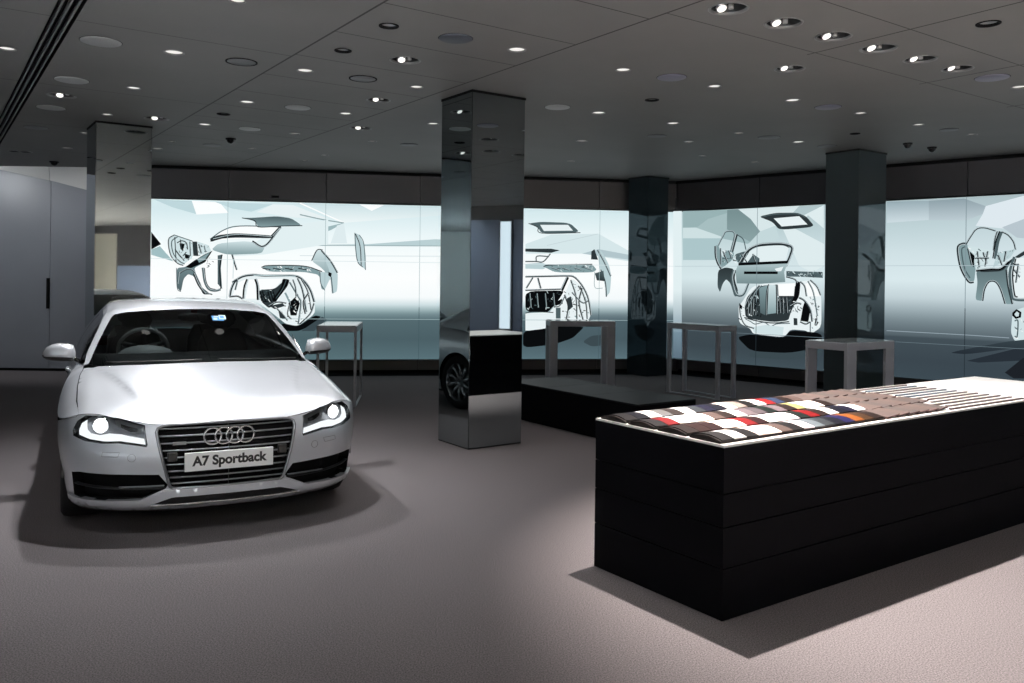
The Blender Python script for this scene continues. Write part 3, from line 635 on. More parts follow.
# ------------------------------------------------------------------ ceiling and everything set into it
def ceiling_material():
    m = bpy.data.materials.new('ceiling_panels'); m.use_nodes = True
    nt = m.node_tree; b = nt.nodes['Principled BSDF']; b.inputs['Roughness'].default_value = .6; b.inputs['Specular IOR Level'].default_value = .25
    tc = nt.nodes.new('ShaderNodeTexCoord')
    def math_(op, a, b_=None, c=None):
        n = nt.nodes.new('ShaderNodeMath'); n.operation = op
        for i, x in enumerate((a, b_, c)):
            if x is None: continue
            if isinstance(x, (int, float)): n.inputs[i].default_value = x
            else: nt.links.new(x, n.inputs[i])
        return n.outputs[0]
    def dot(v):
        n = nt.nodes.new('ShaderNodeVectorMath'); n.operation = 'DOT_PRODUCT'; n.inputs[1].default_value = v
        nt.links.new(tc.outputs['Object'], n.inputs[0]); return n.outputs['Value']
    s = dot(LX); t = dot(SX)
    def near(x, off, pitch, w):
        d = math_('WRAP', math_('SUBTRACT', x, off), pitch / 2, -pitch / 2)
        return math_('LESS_THAN', math_('ABSOLUTE', d), w)
    ss = near(s, 2.43, 1.61, .009)
    ss = math_('MULTIPLY', ss, math_('GREATER_THAN', s, 1.0))
    ss = math_('MULTIPLY', ss, math_('SUBTRACT', 1.0, math_('MULTIPLY', math_('GREATER_THAN', s, 5.0), math_('GREATER_THAN', t, 4.1))))
    ta = near(t, 6.63, 2.4, .005); tb = near(t, 4.98, .79, .006); tcx = math_('MULTIPLY', near(t, 4.03, .77, .005), math_('LESS_THAN', t, 4.4))
    lft = math_('LESS_THAN', s, 2.43); mid = math_('LESS_THAN', s, 4.03)
    t1_ = math_('ADD', math_('MULTIPLY', tb, mid), math_('MULTIPLY', tcx, math_('SUBTRACT', 1.0, mid)))
    t2_ = math_('ADD', math_('MULTIPLY', ta, lft), math_('MULTIPLY', t1_, math_('SUBTRACT', 1.0, lft)))
    seam = math_('MAXIMUM', ss, t2_)
    n = nt.nodes.new('ShaderNodeTexNoise'); n.inputs['Scale'].default_value = 1.1; n.inputs['Detail'].default_value = 6
    nt.links.new(tc.outputs['Object'], n.inputs['Vector'])
    mr = nt.nodes.new('ShaderNodeMapRange'); mr.inputs['From Min'].default_value = .3; mr.inputs['From Max'].default_value = .7; mr.inputs['To Min'].default_value = .94; mr.inputs['To Max'].default_value = 1.05
    nt.links.new(n.outputs['Fac'], mr.inputs['Value'])
    mu = nt.nodes.new('ShaderNodeMix'); mu.data_type = 'RGBA'; mu.blend_type = 'MULTIPLY'; mu.inputs['Factor'].default_value = 1
    mu.inputs['A'].default_value = M_ceil_base; nt.links.new(mr.outputs['Result'], mu.inputs['B'])
    mx = nt.nodes.new('ShaderNodeMix'); mx.data_type = 'RGBA'; mx.inputs['B'].default_value = rgb(46, 44, 44)
    nt.links.new(seam, mx.inputs['Factor']); nt.links.new(mu.outputs['Result'], mx.inputs['A'])
    nt.links.new(mx.outputs['Result'], b.inputs['Base Color'])
    return m
M_ceil = ceiling_material()
M_trim = mat('downlight_trim', rgb(112, 112, 112), .4)
M_cup = mat('downlight_cup', rgb(190, 190, 190), .35)
M_dcup = mat('spot_recess_dark', rgb(22, 23, 24), .45)
M_lamp = emis('lamp_lit', (1, .97, .94, 1), .95)
M_lampd = emis('lamp_dim', (1, .97, .95, 1), .30)
M_lampb = emis('lamp_bright', (1, .97, .92, 1), 1.6)
M_disc = mat('cover_disc_pale', rgb(188, 190, 190), .5)
M_discd = mat('speaker_mesh_dark', rgb(70, 74, 82), .6)
M_discl = mat('cover_disc_lilac', rgb(124, 123, 140), .45)
M_chrome = mat('chrome', rgb(225, 226, 228), .08, metal=1.0)

FIT = [
 # kind, u, v, width in the photograph, label
 ('S', 7, 48.7, 17, 'lit downlight at the left edge, left of the black slot vent'),
 ('S', 174, 52.4, 20, 'downlight between the largest pale ceiling disc and the round sprinkler plate'),
 ('S', 133.7, 88, 14, 'lit downlight midway between the slot vent and the long diagonal ceiling seam'),
 ('S', 107, 114.5, 11, 'small lit downlight just in front of the head of the left glass column'),
 ('s', 67, 148, 10, 'dim downlight left of the left glass column, near the pale bulkhead'),
 ('s', 84, 132.7, 9, 'dim downlight peeping out left of the left glass column head'),
 ('S', 237.4, .6, 17, 'lit downlight cut by the top edge of the picture, above the sprinkler plate'),
 ('S', 305, 70.6, 17, 'downlight left of the ring outlined ceiling cover, lit on its right rim'),
 ('S', 247, 102, 15, 'lit downlight beyond the diagonal seam, above the second pale disc of a pair'),
 ('S', 204.5, 124.5, 13, 'lit downlight right of the left glass column, beside the diagonal seam'),
 ('s', 294.5, 133.5, 11, 'dim downlight right of the black dome camera near the back wall'),
 ('s', 252, 148.5, 8, 'tiny downlight just right of and beyond the left dome camera'),
 ('s', 157.5, 148.5, 10, 'dim downlight close to the right edge of the left glass column'),
 ('s', 172, 141.5, 7, 'faint tiny downlight second to the right of the left glass column'),
 ('s', 304.5, 160.5, 8, 'faint tiny downlight nearest the back wall, left of centre'),
 ('S', 416.5, 87, 14, 'lit downlight left of the middle glass column head, on the near side of a seam'),
 ('S', 345.5, 113.6, 13, 'lit downlight between two dark recessed spots left of the middle column'),
 ('S', 433, 123.7, 12, 'lit downlight touching the left edge of the middle glass column'),
 ('s', 372.5, 141.2, 9, 'small downlight beyond the farther dark recessed spot left of the middle column'),
 ('s', 324.8, 155.2, 8, 'tiny downlight close to the back wall over the left video picture'),
 ('S', 516.8, 49.7, 19, 'large lit downlight in front of the middle glass column, right of the dark speaker disc'),
 ('S', 623, 69.9, 16, 'lit downlight right of the middle column, left of the lilac disc'),
 ('S', 598.5, 112.8, 14, 'lit downlight right of the pale disc beside the middle column'),
 ('S', 673, 123.3, 13, 'lit downlight beyond the small unlit ring right of the middle column'),
 ('s', 581.7, 141, 12, 'dim downlight between the middle column and the far corner column'),
 ('s', 689, 141.5, 10, 'small downlight above the left end of the angled video wall'),
 ('s', 571, 161, 8, 'tiny downlight nearest the back wall, right of the middle column'),
 ('S', 714.5, 86.3, 14, 'lit downlight left of the lone spot with a pale star shaped lamp'),
 ('S', 792.5, 100.3, 15, 'lit downlight below the lone spot, left of the bluish disc'),
 ('S', 860.3, 113.2, 12, 'lit downlight just above the head of the right glass column'),
 ('s', 738.8, 133, 9, 'dim small downlight left of the grey disc by the right column'),
 ('S', 798.3, 142, 12, 'lit downlight between the grey disc and the right glass column'),
 ('s', 702.5, 155.7, 8, 'faint tiny downlight nearest the far corner, above the angled video wall'),
 ('s', 754.6, 162, 8, 'tiny lit downlight close to the angled wall, left of the right column'),
 ('S', 918.5, 124.7, 11, 'lit downlight right of the right column, nearer of the two by the dome cameras'),
 ('s', 972, 134.4, 10, 'lit downlight at the far right, beyond the dome cameras'),
 ('S', 1019, 87, 15, 'lit downlight at the right edge beside the large lilac disc'),
 ('B', 728.7, 8.7, 40, 'deep recessed spot, first and largest of the diagonal row of six above the counter'),
 ('B', 783.5, 23.2, 38, 'deep recessed spot, second from the left in the diagonal row of six'),
 ('B', 833.5, 36.5, 36, 'deep recessed spot, third from the left in the diagonal row of six'),
 ('B', 878.5, 48.4, 36, 'deep recessed spot, fourth from the left in the diagonal row of six'),
 ('B', 920.3, 59.3, 32, 'deep recessed spot, fifth from the left in the diagonal row of six'),
 ('B', 957.7, 68.6, 30, 'deep recessed spot, last and smallest of the diagonal row of six'),
 ('B', 789.8, 68.6, 30, 'lone recessed spot standing apart below the diagonal row of six'),
 ('B', 405.3, 60.2, 31, 'dark recessed spot nearest the viewer, left of the middle glass column'),
 ('B', 378.5, 100, 24, 'dark recessed spot left of the middle column, second of two in line'),
 ('B', 360.5, 128.2, 22, 'dark recessed spot farthest back, left of the middle column'),
 ('B', 61.5, 95.5, 27, 'dark recessed spot between two pale discs beside the slot vent'),
 ('B', 156.5, 118.5, 24, 'dark recessed spot right of the left glass column head'),
 ('P', 101, 41.5, 38, 'largest pale ceiling disc, right of the slot vent'),
 ('P', 71.7, 80, 31, 'pale ceiling disc just above the dark spot beside the slot vent'),
 ('P', 51, 107.5, 26, 'pale ceiling disc just below the dark spot beside the slot vent'),
 ('q', 36, 127.5, 22, 'grey ceiling disc nearest the pale bulkhead at the left'),
 ('P', 297.8, 107.4, 25, 'pale lit disc right of the two downlights beyond the diagonal seam'),
 ('P', 249.7, 128.8, 21, 'pale disc in front of the left dome camera'),
 ('q', 212, 145, 17, 'faint grey disc left of the left dome camera'),
 ('q', 409, 144.5, 17, 'faint grey disc left of the middle column near the back wall'),
 ('P', 557.4, 107, 25, 'pale disc just right of the middle glass column'),
 ('L', 671.7, 77.3, 29, 'lilac disc at the centre of the ceiling, right of a lit downlight'),
 ('q', 657, 135.8, 18, 'dark grey disc in front of the far corner column'),
 ('L', 828, 107, 25, 'bluish disc left of the downlight above the right column'),
 ('q', 769, 137.2, 21, 'grey disc left of the right glass column'),
 ('q', 827, 146, 18, 'grey disc touching the head of the right glass column'),
 ('L', 992.2, 77.6, 31, 'large lilac disc at the far right, after the row of six spots'),
 ('q', 949, 129.5, 17, 'faint violet grey disc right of the right column'),
 ('D', 455.7, 38.3, 34, 'dark round speaker disc in front of the middle glass column'),
 ('O', 241.5, 61.7, 31, 'round sprinkler cover plate with a dark ring and centre dot'),
 ('O', 363, 78.5, 28, 'ring outlined round cover in line with the dark spots'),
 ('R', 343, 50.5, 17, 'small dark ring fitting beside the long diagonal seam'),
 ('R', 388.9, 25.8, 20, 'dark unlit downlight near the top, left of the dark speaker disc'),
 ('R', 223.5, 114, 13, 'small faint ring fitting beyond the diagonal seam'),
 ('R', 652, 99.8, 14, 'small unlit dark fitting below the central lilac disc'),
 ('R', 988.4, 23.5, 23, 'dark ring fitting at the top right, on the brownish panel'),
 ('R', 855, 133.5, 10, 'faint ring fitting just in front of the right column head'),
 ('C', 54.2, 161.5, 9, 'black dome camera at the top of the pale bulkhead, far left'),
 ('C', 230.7, 138.5, 10, 'black dome camera hanging left of centre near the back wall'),
 ('C', 907.7, 143.2, 9, 'black dome camera right of the right column, left one of a pair'),
 ('C', 932, 147.2, 9, 'black dome camera right of the right column, right one of a pair'),
]
holes = []
SPOTS = {}
BH = G(3.76, 3.70, 0)
for i, (k, u, v, w, lab) in enumerate(FIT):
    c = onz(u, v, H); r = w * .5 * c.y / F * 1.0
    FIT[i] = (k, c, r, lab)
for k, c, r, lab in FIT:
    if k in 'SsBR':
        rr = r * .9
        holes.append([(c.x + rr * math.cos(a * math.pi / 10), c.y + rr * math.sin(a * math.pi / 10)) for a in range(20)])
# slot for the linear diffuser
SL0, SL1, TL0, TL1 = .705, .862, 2.0, 13.86
slot = [G(SL0, TL0), G(SL1, TL0), G(SL1, TL1), G(SL0, TL1)]
holes.append([(p_.x, p_.y) for p_ in slot])
out = [(-14, -9), (19, -9), (19, 18), (-14, 18)]
V = [Vector(o) for o in out]; E = [(0, 1), (1, 2), (2, 3), (3, 0)]
for h in holes:
    b = len(V); V += [Vector(q) for q in h]; E += [(b + i, b + (i + 1) % len(h)) for i in range(len(h))]
vo, eo, fo, _, _, _ = delaunay_2d_cdt(V, E, [], 0, 1e-6)
C_ = np.array([np.mean([tuple(vo[i]) for i in f], axis=0) for f in fo])
keep = np.ones(len(fo), bool)
for h in holes: keep &= ~inside(h, C_)
me = bpy.data.meshes.new('ceiling')
me.from_pydata([(v.x, v.y, H) for v in vo], [], [f[::-1] for f, k_ in zip(fo, keep) if k_]); me.update()
me.materials.append(M_ceil)
tag(link('ceiling', me), 'grey panelled showroom ceiling', 'ceiling', kind='structure')

GRP = {'S': 'ceiling downlights', 's': 'ceiling downlights', 'B': 'recessed ceiling spots', 'P': 'ceiling cover discs', 'q': 'ceiling cover discs', 'L': 'ceiling cover discs', 'R': 'unlit ceiling fittings', 'C': 'dome cameras', 'O': 'ring covers', 'D': None}
NAME = {'S': ('ceiling_downlight', 'downlight'), 's': ('ceiling_downlight', 'downlight'), 'B': ('recessed_spotlight', 'spotlight'), 'P': ('ceiling_disc', 'ceiling disc'), 'q': ('ceiling_disc', 'ceiling disc'), 'L': ('ceiling_disc', 'ceiling disc'),
        'D': ('ceiling_speaker', 'speaker'), 'O': ('sprinkler_cover', 'sprinkler'), 'R': ('ring_fitting', 'ceiling fitting'), 'C': ('dome_camera', 'camera')}
M_fade = mat('cover_disc_grey', rgb(104, 106, 109), .55)
def fitting(k, c, r, lab):
    nm, cat = NAME[k]
    e = empty(nm, c); tag(e, lab, cat, GRP[k])
    if k in 'Ss':
        b = BM(); lathe(b, [(r * .84, .012), (r * .86, -.003), (r, -.005), (r * 1.02, -.001), (r * 1.02, .0)], 24); obj('trim_ring', b, M_trim, e)
        b = BM(); lathe(b, [(r * .85, .01), (r * .78, .05), (0, .052)], 24); obj('reflector', b, M_cup, e)
        b = BM(); lathe(b, [(r * .83, .006), (r * .5, .002), (0, .0)], 24); obj('lamp', b, M_lamp if k == 'S' else M_lampd, e)
    elif k == 'B':
        b = BM(); lathe(b, [(r * .88, .012), (r * .9, -.003), (r, -.005), (r * 1.02, -.001), (r * 1.02, 0)], 28); obj('trim_ring', b, M_trim, e)
        b = BM(); lathe(b, [(r * .89, .006), (r * .86, .10), (0, .102)], 28); obj('recess', b, M_dcup, e)
        # gimbal lamp leaning inside the recess
        M_ = Matrix.Translation((-r * .28, r * .28, .012)) @ Matrix.Rotation(math.radians(-28), 4, 'X') @ Matrix.Rotation(math.radians(-10), 4, 'Y')
        b = BM(); lathe(b, [(r * .24, .0), (r * .29, .0), (r * .32, .055), (r * .2, .06), (0, .06)], 20, M=M_); h_ = obj('gimbal_head', b, M_chrome, e)
        b = BM(); lathe(b, [(r * .235, -.003), (0, -.005)], 20, M=M_); obj('lamp', b, M_lampb, h_)
        b = BM(); lathe(b, [(r * .10, .0), (r * .13, .0), (r * .13, .03), (0, .03)], 14, M=Matrix.Translation((r * .22, r * .40, .016))); obj('bracket', b, M_cup, e)
    elif k in 'PqLD':
        m_ = {'P': M_disc, 'q': M_fade, 'L': M_discl, 'D': M_discd}[k]
        b = BM(); lathe(b, [(r, .0), (r, -.004), (r * .96, -.007), (0, -.007)], 32); obj('disc', b, m_, e)
        b = BM(); lathe(b, [(r * 1.0, -.001), (r * 1.035, -.001), (r * 1.035, 0)], 32); obj('shadow_gap', b, M_seam, e)
    elif k == 'O':
        b = BM(); lathe(b, [(r * .9, .0), (r * .9, -.004), (0, -.004)], 32); obj('disc', b, M_fade, e)
        b = BM(); lathe(b, [(r * .9, -.001), (r * .9, -.006), (r, -.006), (r, 0)], 32); obj('ring', b, M_seam, e)
        if r > .16: b = BM(); lathe(b, [(.012, -.004), (.016, -.02), (0, -.022)], 12); obj('sprinkler_head', b, M_seam, e)
    elif k == 'R':
        b = BM(); lathe(b, [(r * .78, .012), (r * .80, -.004), (r, -.006), (r * 1.02, 0)], 24); obj('trim_ring', b, M_seam, e)
        b = BM(); lathe(b, [(r * .85, .01), (r * .75, .05), (0, .052)], 24); obj('reflector', b, M_fade, e)
    elif k == 'C':
        b = BM(); lathe(b, [(r, .0), (r, -.012), (r * .96, -.018), (r * .8, -.018)], 20); obj('base', b, M_black, e)
        b = BM(); lathe(b, [(r * .80, -.016), (r * .74, -.034), (r * .52, -.054), (r * .28, -.064), (0, -.068)], 20); obj('dome', b, M_domeglass, e)
M_domeglass = mat('smoked_dome', rgb(10, 10, 12), .06, spec=.7)
for k, c, r, lab in FIT: fitting(k, c, r, lab)

# linear slot diffuser
e = empty('slot_vent', G((SL0 + SL1) / 2, 7.5, H)); e.rotation_euler = (0, 0, ANG)
tag(e, 'long black linear slot vent running along the ceiling at the left', 'vent')
hw = (SL1 - SL0) / 2; t0_, t1_ = TL0 - 7.5, TL1 - 7.5
b = BM(); quad(b, (-hw, t0_, .06), (hw, t0_, .06), (hw, t1_, .06), (-hw, t1_, .06))
for x in (-hw, hw): quad(b, (x, t0_, 0), (x, t1_, 0), (x, t1_, .06), (x, t0_, .06))
for y in (t0_, t1_): quad(b, (-hw, y, 0), (hw, y, 0), (hw, y, .06), (-hw, y, .06))
obj('plenum', b, M_black_matte, e)
for x in (-.047, 0.0, .047):
    b = BM(); cbox(b, (x, (t0_ + t1_) / 2, .014), (.014, t1_ - t0_, .03)); obj('blade', b, M_trim, e)
# two short slots near the pale bulkhead
for u, v, lab in ((14, 151, 'short black ceiling slot at the far left, left one of a pair'), (25.5, 151.6, 'short black ceiling slot at the far left, right one of a pair')):
    c = onz(u, v, H); e = empty('ceiling_slot', c); tag(e, lab, 'vent', 'short ceiling slots')
    b = BM(); cbox(b, (0, 0, -.003), (.13, .12, .006)); obj('opening', b, M_black_matte, e)
    b = BM()
    for sx_, sy_, a_, c_ in ((0, .063, .14, .008), (0, -.063, .14, .008), (.068, 0, .008, .13), (-.068, 0, .008, .13)): cbox(b, (sx_, sy_, -.004), (a_, c_, .008))
    obj('frame', b, M_trim, e)
# ------------------------------------------------------------------ the material counter
KX = Vector((1.0075, 3.984, 0)); KW, KL, KT = .927, 4.208, .8313
ctr = empty('display_counter', KX + LX * KL / 2 + SX * KW / 2, ANG)
tag(ctr, 'long black counter with a white top covered in leather and wood samples', 'counter')
hl, hw_ = KL / 2, KW / 2
zs = [.0, .245, .44, .60, KT - .012]
for z0, z1 in zip(zs[:-1], zs[1:]):
    b = BM(); box(b, (-hl, -hw_, 0), (KL, 0, 0), (0, KW, 0), z0 + (.0 if z0 == 0 else .0025), z1 - (.0025 if z1 < .7 else 0)); obj('side_panel', b, M_black, ctr, bevel=.0015)
b = BM(); box(b, (-hl + .012, -hw_ + .012, 0), (KL - .024, 0, 0), (0, KW - .024, 0), .01, KT - .014); obj('core', b, M_black_matte, ctr)
b = BM(); box(b, (-hl, -hw_, 0), (KL, 0, 0), (0, KW, 0), KT - .012, KT); obj('worktop', b, M_white, ctr)

LEATHER = {'charcoal': (58, 55, 57), 'white': (246, 244, 240), 'black': (34, 32, 33), 'pale pink': (240, 216, 205), 'cream': (247, 234, 220), 'taupe': (140, 116, 108), 'pinkish white': (232, 216, 219),
 'pale blue grey': (158, 174, 182), 'slate grey': (78, 86, 92), 'navy': (30, 30, 62), 'royal blue': (44, 40, 110), 'orange': (214, 120, 48), 'brown': (104, 70, 44), 'dark brown': (58, 42, 38), 'chocolate': (70, 34, 28),
 'red': (190, 26, 30), 'maroon': (60, 20, 22), 'mauve grey': (168, 150, 156), 'mauve': (128, 116, 122), 'bottle green': (26, 42, 38), 'yellow': (240, 226, 150), 'light grey': (164, 164, 164), 'dark taupe': (74, 62, 58),
 'beige': (222, 202, 190), 'bright red': (206, 40, 44), 'steel blue': (70, 88, 128), 'teal': (40, 80, 92), 'midnight blue': (26, 28, 44)}
ROWS = [
 ('front row, counted from the short end', ['charcoal', 'white', 'black', 'pale pink', 'cream', 'taupe', 'black', 'pinkish white', 'pale blue grey', 'slate grey', 'midnight blue', 'royal blue', 'orange', 'brown', 'dark brown']),
 ('second row, counted from the short end', ['dark brown', 'chocolate', 'maroon', 'pale pink', 'cream', 'red', 'maroon', 'white', 'white', 'pinkish white', 'bottle green', 'red', 'dark brown', 'white', 'midnight blue', 'navy', 'white']),
 ('third row, counted from the short end', ['charcoal', 'bright red', 'white', 'white', 'cream', 'taupe', 'dark brown', 'white', 'mauve grey', 'mauve', 'bottle green', 'mauve grey', 'dark brown', 'yellow', 'white', 'cream', 'dark brown']),
 ('back row, counted from the short end', ['charcoal', 'midnight blue', 'white', 'light grey', 'dark taupe', 'white', 'slate grey', 'navy', 'midnight blue', 'cream', 'beige', 'black', 'white', 'bright red', 'steel blue', 'dark brown', 'taupe']),
]
ORD = ['first', 'second', 'third', 'fourth', 'fifth', 'sixth', 'seventh', 'eighth', 'ninth', 'tenth', 'eleventh', 'twelfth', 'thirteenth', 'fourteenth', 'fifteenth', 'sixteenth', 'seventeenth', 'eighteenth']
RW, PITCH = .198, .2215
def arch(t, lift=0.0): return .008 + .020 * math.sin(math.pi * (.06 + .90 * t)) + lift
M_tray = mat('sample_tray_dark', rgb(36, 32, 31), .7, spec=.1)
SW_MAT = {k: mat('leather_' + k.replace(' ', '_'), rgb(*[q * (.90 if min(c) > 195 else .50) for q in c]), .62, spec=.1, noise=(220, .06), bump=.08) for k, c in LEATHER.items()}
SW_ME = {}
def swatch_mesh(col, wid):
    key = (col, wid)
    if key in SW_ME: return SW_ME[key]
    b = BM(); n = 12; top = []; bot = []
    for i in range(n + 1):
        t = i / n; y = t * RW
        top.append([b.verts.new((x, y, arch(t, .005))) for x in (0.0015, wid - .0015)]); bot.append([b.verts.new((x, y, arch(t, .0005))) for x in (0.0015, wid - .0015)])
    for i in range(n):
        b.faces.new((top[i][0], top[i][1], top[i + 1][1], top[i + 1][0])); b.faces.new((bot[i][0], bot[i + 1][0], bot[i + 1][1], bot[i][1]))
        b.faces.new((top[i][0], top[i + 1][0], bot[i + 1][0], bot[i][0])); b.faces.new((top[i][1], bot[i][1], bot[i + 1][1], top[i + 1][1]))
    b.faces.new((top[0][0], bot[0][0], bot[0][1], top[0][1])); b.faces.new((top[n][0], top[n][1], bot[n][1], bot[n][0]))
    me = bpy.data.meshes.new('leather_swatch'); b.normal_update(); b.to_mesh(me); b.free(); me.materials.append(SW_MAT[col])
    SW_ME[key] = me
    return me
def tray_mesh(length):
    b = BM(); n = 14; V0 = []; V1 = []
    for i in range(n + 1):
        t = i / n; y = t * RW
        V0.append([b.verts.new((x, y, arch(t, -.0005))) for x in (0, length)]); V1.append([b.verts.new((x, y, 0.0)) for x in (0, length)])
    for i in range(n):
        b.faces.new((V0[i][0], V0[i][1], V0[i + 1][1], V0[i + 1][0])); b.faces.new((V1[i][0], V1[i + 1][0], V1[i + 1][1], V1[i][1]))
        b.faces.new((V0[i][0], V0[i + 1][0], V1[i + 1][0], V1[i][0])); b.faces.new((V0[i][1], V1[i][1], V1[i + 1][1], V0[i + 1][1]))
    b.faces.new((V0[0][0], V1[0][0], V1[0][1], V0[0][1])); b.faces.new((V0[n][0], V0[n][1], V1[n][1], V1[n][0]))
    return b
def on_counter(s, t, z=0.0): return KX + LX * s + SX * t + Vector((0, 0, KT + z))
SWD = .0905
for ri, (rn, cols) in enumerate(ROWS):
    t0 = .034 + PITCH * ri
    ln = .030 + SWD * len(cols)
    o = obj('sample_tray', tray_mesh(ln), M_tray); o.location = on_counter(.012, t0, .0005); o.rotation_euler = (0, 0, ANG)
    tag(o, 'dark arched tray carrying the leather swatches of the ' + rn.split(',')[0], 'tray', 'arched sample trays')
    for i, cn in enumerate(cols):
        s = .012 + .010 + SWD * i
        o = link('leather_swatch', swatch_mesh(cn, SWD)); o.location = on_counter(s, t0, .0005); o.rotation_euler = (0, 0, ANG)
        tag(o, '%s leather swatch, %s in the %s' % (cn, ORD[i], rn), 'swatch', 'leather swatches on the counter')
# shingled wood boards after each row
M_board = [mat('taupe_board_' + n_, rgb(*c), .55, spec=.2, noise=(40, .08)) for n_, c in (('warm', (77, 67, 64)), ('rose', (82, 70, 66)), ('grey', (70, 64, 62)))]
M_board_edge = mat('board_edge_dark', rgb(64, 40, 36), .6)
def board_mesh(w, d, mi):
    b = BM(); x0, x1 = 0, w
    pts = [(x0, .0, .002), (x1, .0, .013), (x1, 0, .022), (x0, 0, .011)]
    a = [b.verts.new((x, 0, z)) for x, _, z in pts]; c = [b.verts.new((x, d, z)) for x, _, z in pts]
    fs = [b.faces.new(a), b.faces.new(c[::-1])]
    for i in range(4): j = (i + 1) % 4; fs.append(b.faces.new((a[j], a[i], c[i], c[j])))
    for f in fs: f.material_index = 1
    fs[4].material_index = 0
    me = bpy.data.meshes.new('wood_board'); b.normal_update(); b.to_mesh(me); b.free(); me.materials.append(M_board[mi]); me.materials.append(M_board_edge)
    return me
BME = [board_mesh(.125, RW, i) for i in range(3)]
RN = ['the front row, nearest edge', 'the second row', 'the third row', 'the back row by the platform']
for ri in range(4):
    s0 = .012 + .010 + SWD * len(ROWS[ri][1]) + .045
    for i in range(6):
        o = link('wood_board', BME[(i + ri) % 3]); o.location = on_counter(s0 + .106 * i, .034 + PITCH * ri, .0005 + (.0 if i == 0 else .0)); o.rotation_euler = (0, 0, ANG)
        tag(o, 'taupe sample board, %s after the leather in %s' % (ORD[i], RN[ri]), 'board', 'taupe boards on the counter')
# long thin veneer strips
M_strip = [mat('veneer_' + n_, rgb(*c), .4, noise=(60, .12)) for n_, c in (('brown', (72, 54, 50)), ('grey', (92, 82, 80)), ('blue_grey', (70, 84, 98)))]
def strip_mesh(l, mi):
    b = BM(); box(b, (0, 0, 0), (l, 0, 0), (0, .017, 0), 0, .010)
    me = bpy.data.meshes.new('veneer_strip'); b.normal_update(); b.to_mesh(me); b.free(); me.materials.append(M_strip[mi]); return me
for i in range(12):
    t = .024 + .0755 * i
    s0 = 2.10 + (.20 if i > 2 else 0) + .10 * (i % 3 == 1)
    o = link('veneer_strip', strip_mesh(3.05 - s0, (0, 1, 0, 1, 0, 1, 2, 2, 1, 0, 2, 1)[i])); o.location = on_counter(s0, t, .0005); o.rotation_euler = (0, 0, ANG)
    tag(o, 'long thin veneer strip on the white top, %s from the near edge' % ORD[i], 'strip', 'veneer strips on the counter')

# ------------------------------------------------------------------ low black platform
b = BM()
pc = G(5.63, 5.935); 
plat = empty('platform', G(6.03, 7.06), ANG); tag(plat, 'low black platform on the floor between the middle column and the counter', 'platform')
b = BM(); box(b, (-.40, -1.125, 0), (.80, 0, 0), (0, 2.25, 0), .012, .405); obj('base', b, M_black, plat)
M_ptop = mat('platform_top', rgb(20, 22, 25), .5, spec=.2)
for y0, y1 in ((-1.125, -.372), (-.368, .372), (.376, 1.125)):
    b = BM(); box(b, (-.40, y0, 0), (.80, 0, 0), (0, y1 - y0, 0), .405, .42); obj('top_panel', b, M_ptop, plat, bevel=.002)
b = BM(); box(b, (-.38, -1.10, 0), (.76, 0, 0), (0, 2.20, 0), 0, .012); obj('recessed_base', b, M_black_matte, plat)

# ------------------------------------------------------------------ tall tables
def tall_table(origin, rz, L, D, label, leg, grp='tall metal tables', rails=True, zt=1.012, ap=.082):
    """origin = near corner, L along local x, D along local y"""
    e = empty('tall_table', origin, rz); tag(e, label, 'table', grp)
    lw, ld = leg
    b = BM()
    box(b, (0, 0, 0), (L, 0, 0), (0, D, 0), zt - ap, zt - .004); obj('table_frame', b, M_alu, e, bevel=.003)
    b = BM(); box(b, (.012, .012, 0), (L - .024, 0, 0), (0, D - .024, 0), zt - .004, zt); obj('glass_top', b, M_alu_top, e)
    for x in (0, L - lw):
        for y in (0, D - ld):
            b = BM(); box(b, (x + .001, y + .001, 0), (lw - .002, 0, 0), (0, ld - .002, 0), 0.0, zt - ap); obj('leg', b, M_alu, e, bevel=.002)
    if rails:
        for x in (.004, L - lw + .004):
            b = BM(); box(b, (x, ld, 0), (lw - .008, 0, 0), (0, D - 2 * ld, 0), .0, .014); obj('foot_rail', b, M_alu, e)
    return e
A1 = math.atan2(.153, .988)
tall_table((-2.41, 10.40, 0), .105, .49, 1.03, 'tall table with thin legs behind the right front wing of the silver car', (.034, .034))
tall_table((.555, 12.32, 0), .10, .97, .48, 'tall table with broad legs behind the black platform', (.115, .075), rails=False)
q = G(8.88, 7.80)
tall_table((q.x, q.y, 0), ANG, .37, .97, 'tall table standing between the far corner column and the right column', (.05, .055))
q = G(7.58, 4.99)
tall_table((q.x, q.y, 0), ANG, .84, .49, 'tall table nearest the counter, in front of the right glass column', (.16, .032), rails=False)
# ------------------------------------------------------------------ the silver car
def spline(pts, n=800):
    """smooth curve through control points (catmull-rom, centripetal-ish), returns (n,dim)"""
    P = np.array(pts, float); P = np.vstack([2 * P[0] - P[1], P, 2 * P[-1] - P[-2]])
    out = []
    m = max(4, n // (len(pts) - 1))
    for i in range(1, len(P) - 2):
        p0_, p1_, p2_, p3_ = P[i - 1], P[i], P[i + 1], P[i + 2]
        t = np.linspace(0, 1, m, endpoint=(i == len(P) - 3))[:, None]
        out.append(.5 * ((2 * p1_) + (-p0_ + p2_) * t + (2 * p0_ - 5 * p1_ + 4 * p2_ - p3_) * t ** 2 + (-p0_ + 3 * p1_ - 3 * p2_ + p3_) * t ** 3))
    return np.vstack(out)
class Fn:
    """smooth 1-d function through points"""
    def __init__(self, pts):
        c = spline(pts, 1200); self.x, self.y = c[:, 0], c[:, 1]
        o = np.argsort(self.x); self.x, self.y = self.x[o], self.y[o]
    def __call__(self, x): return np.interp(x, self.x, self.y)
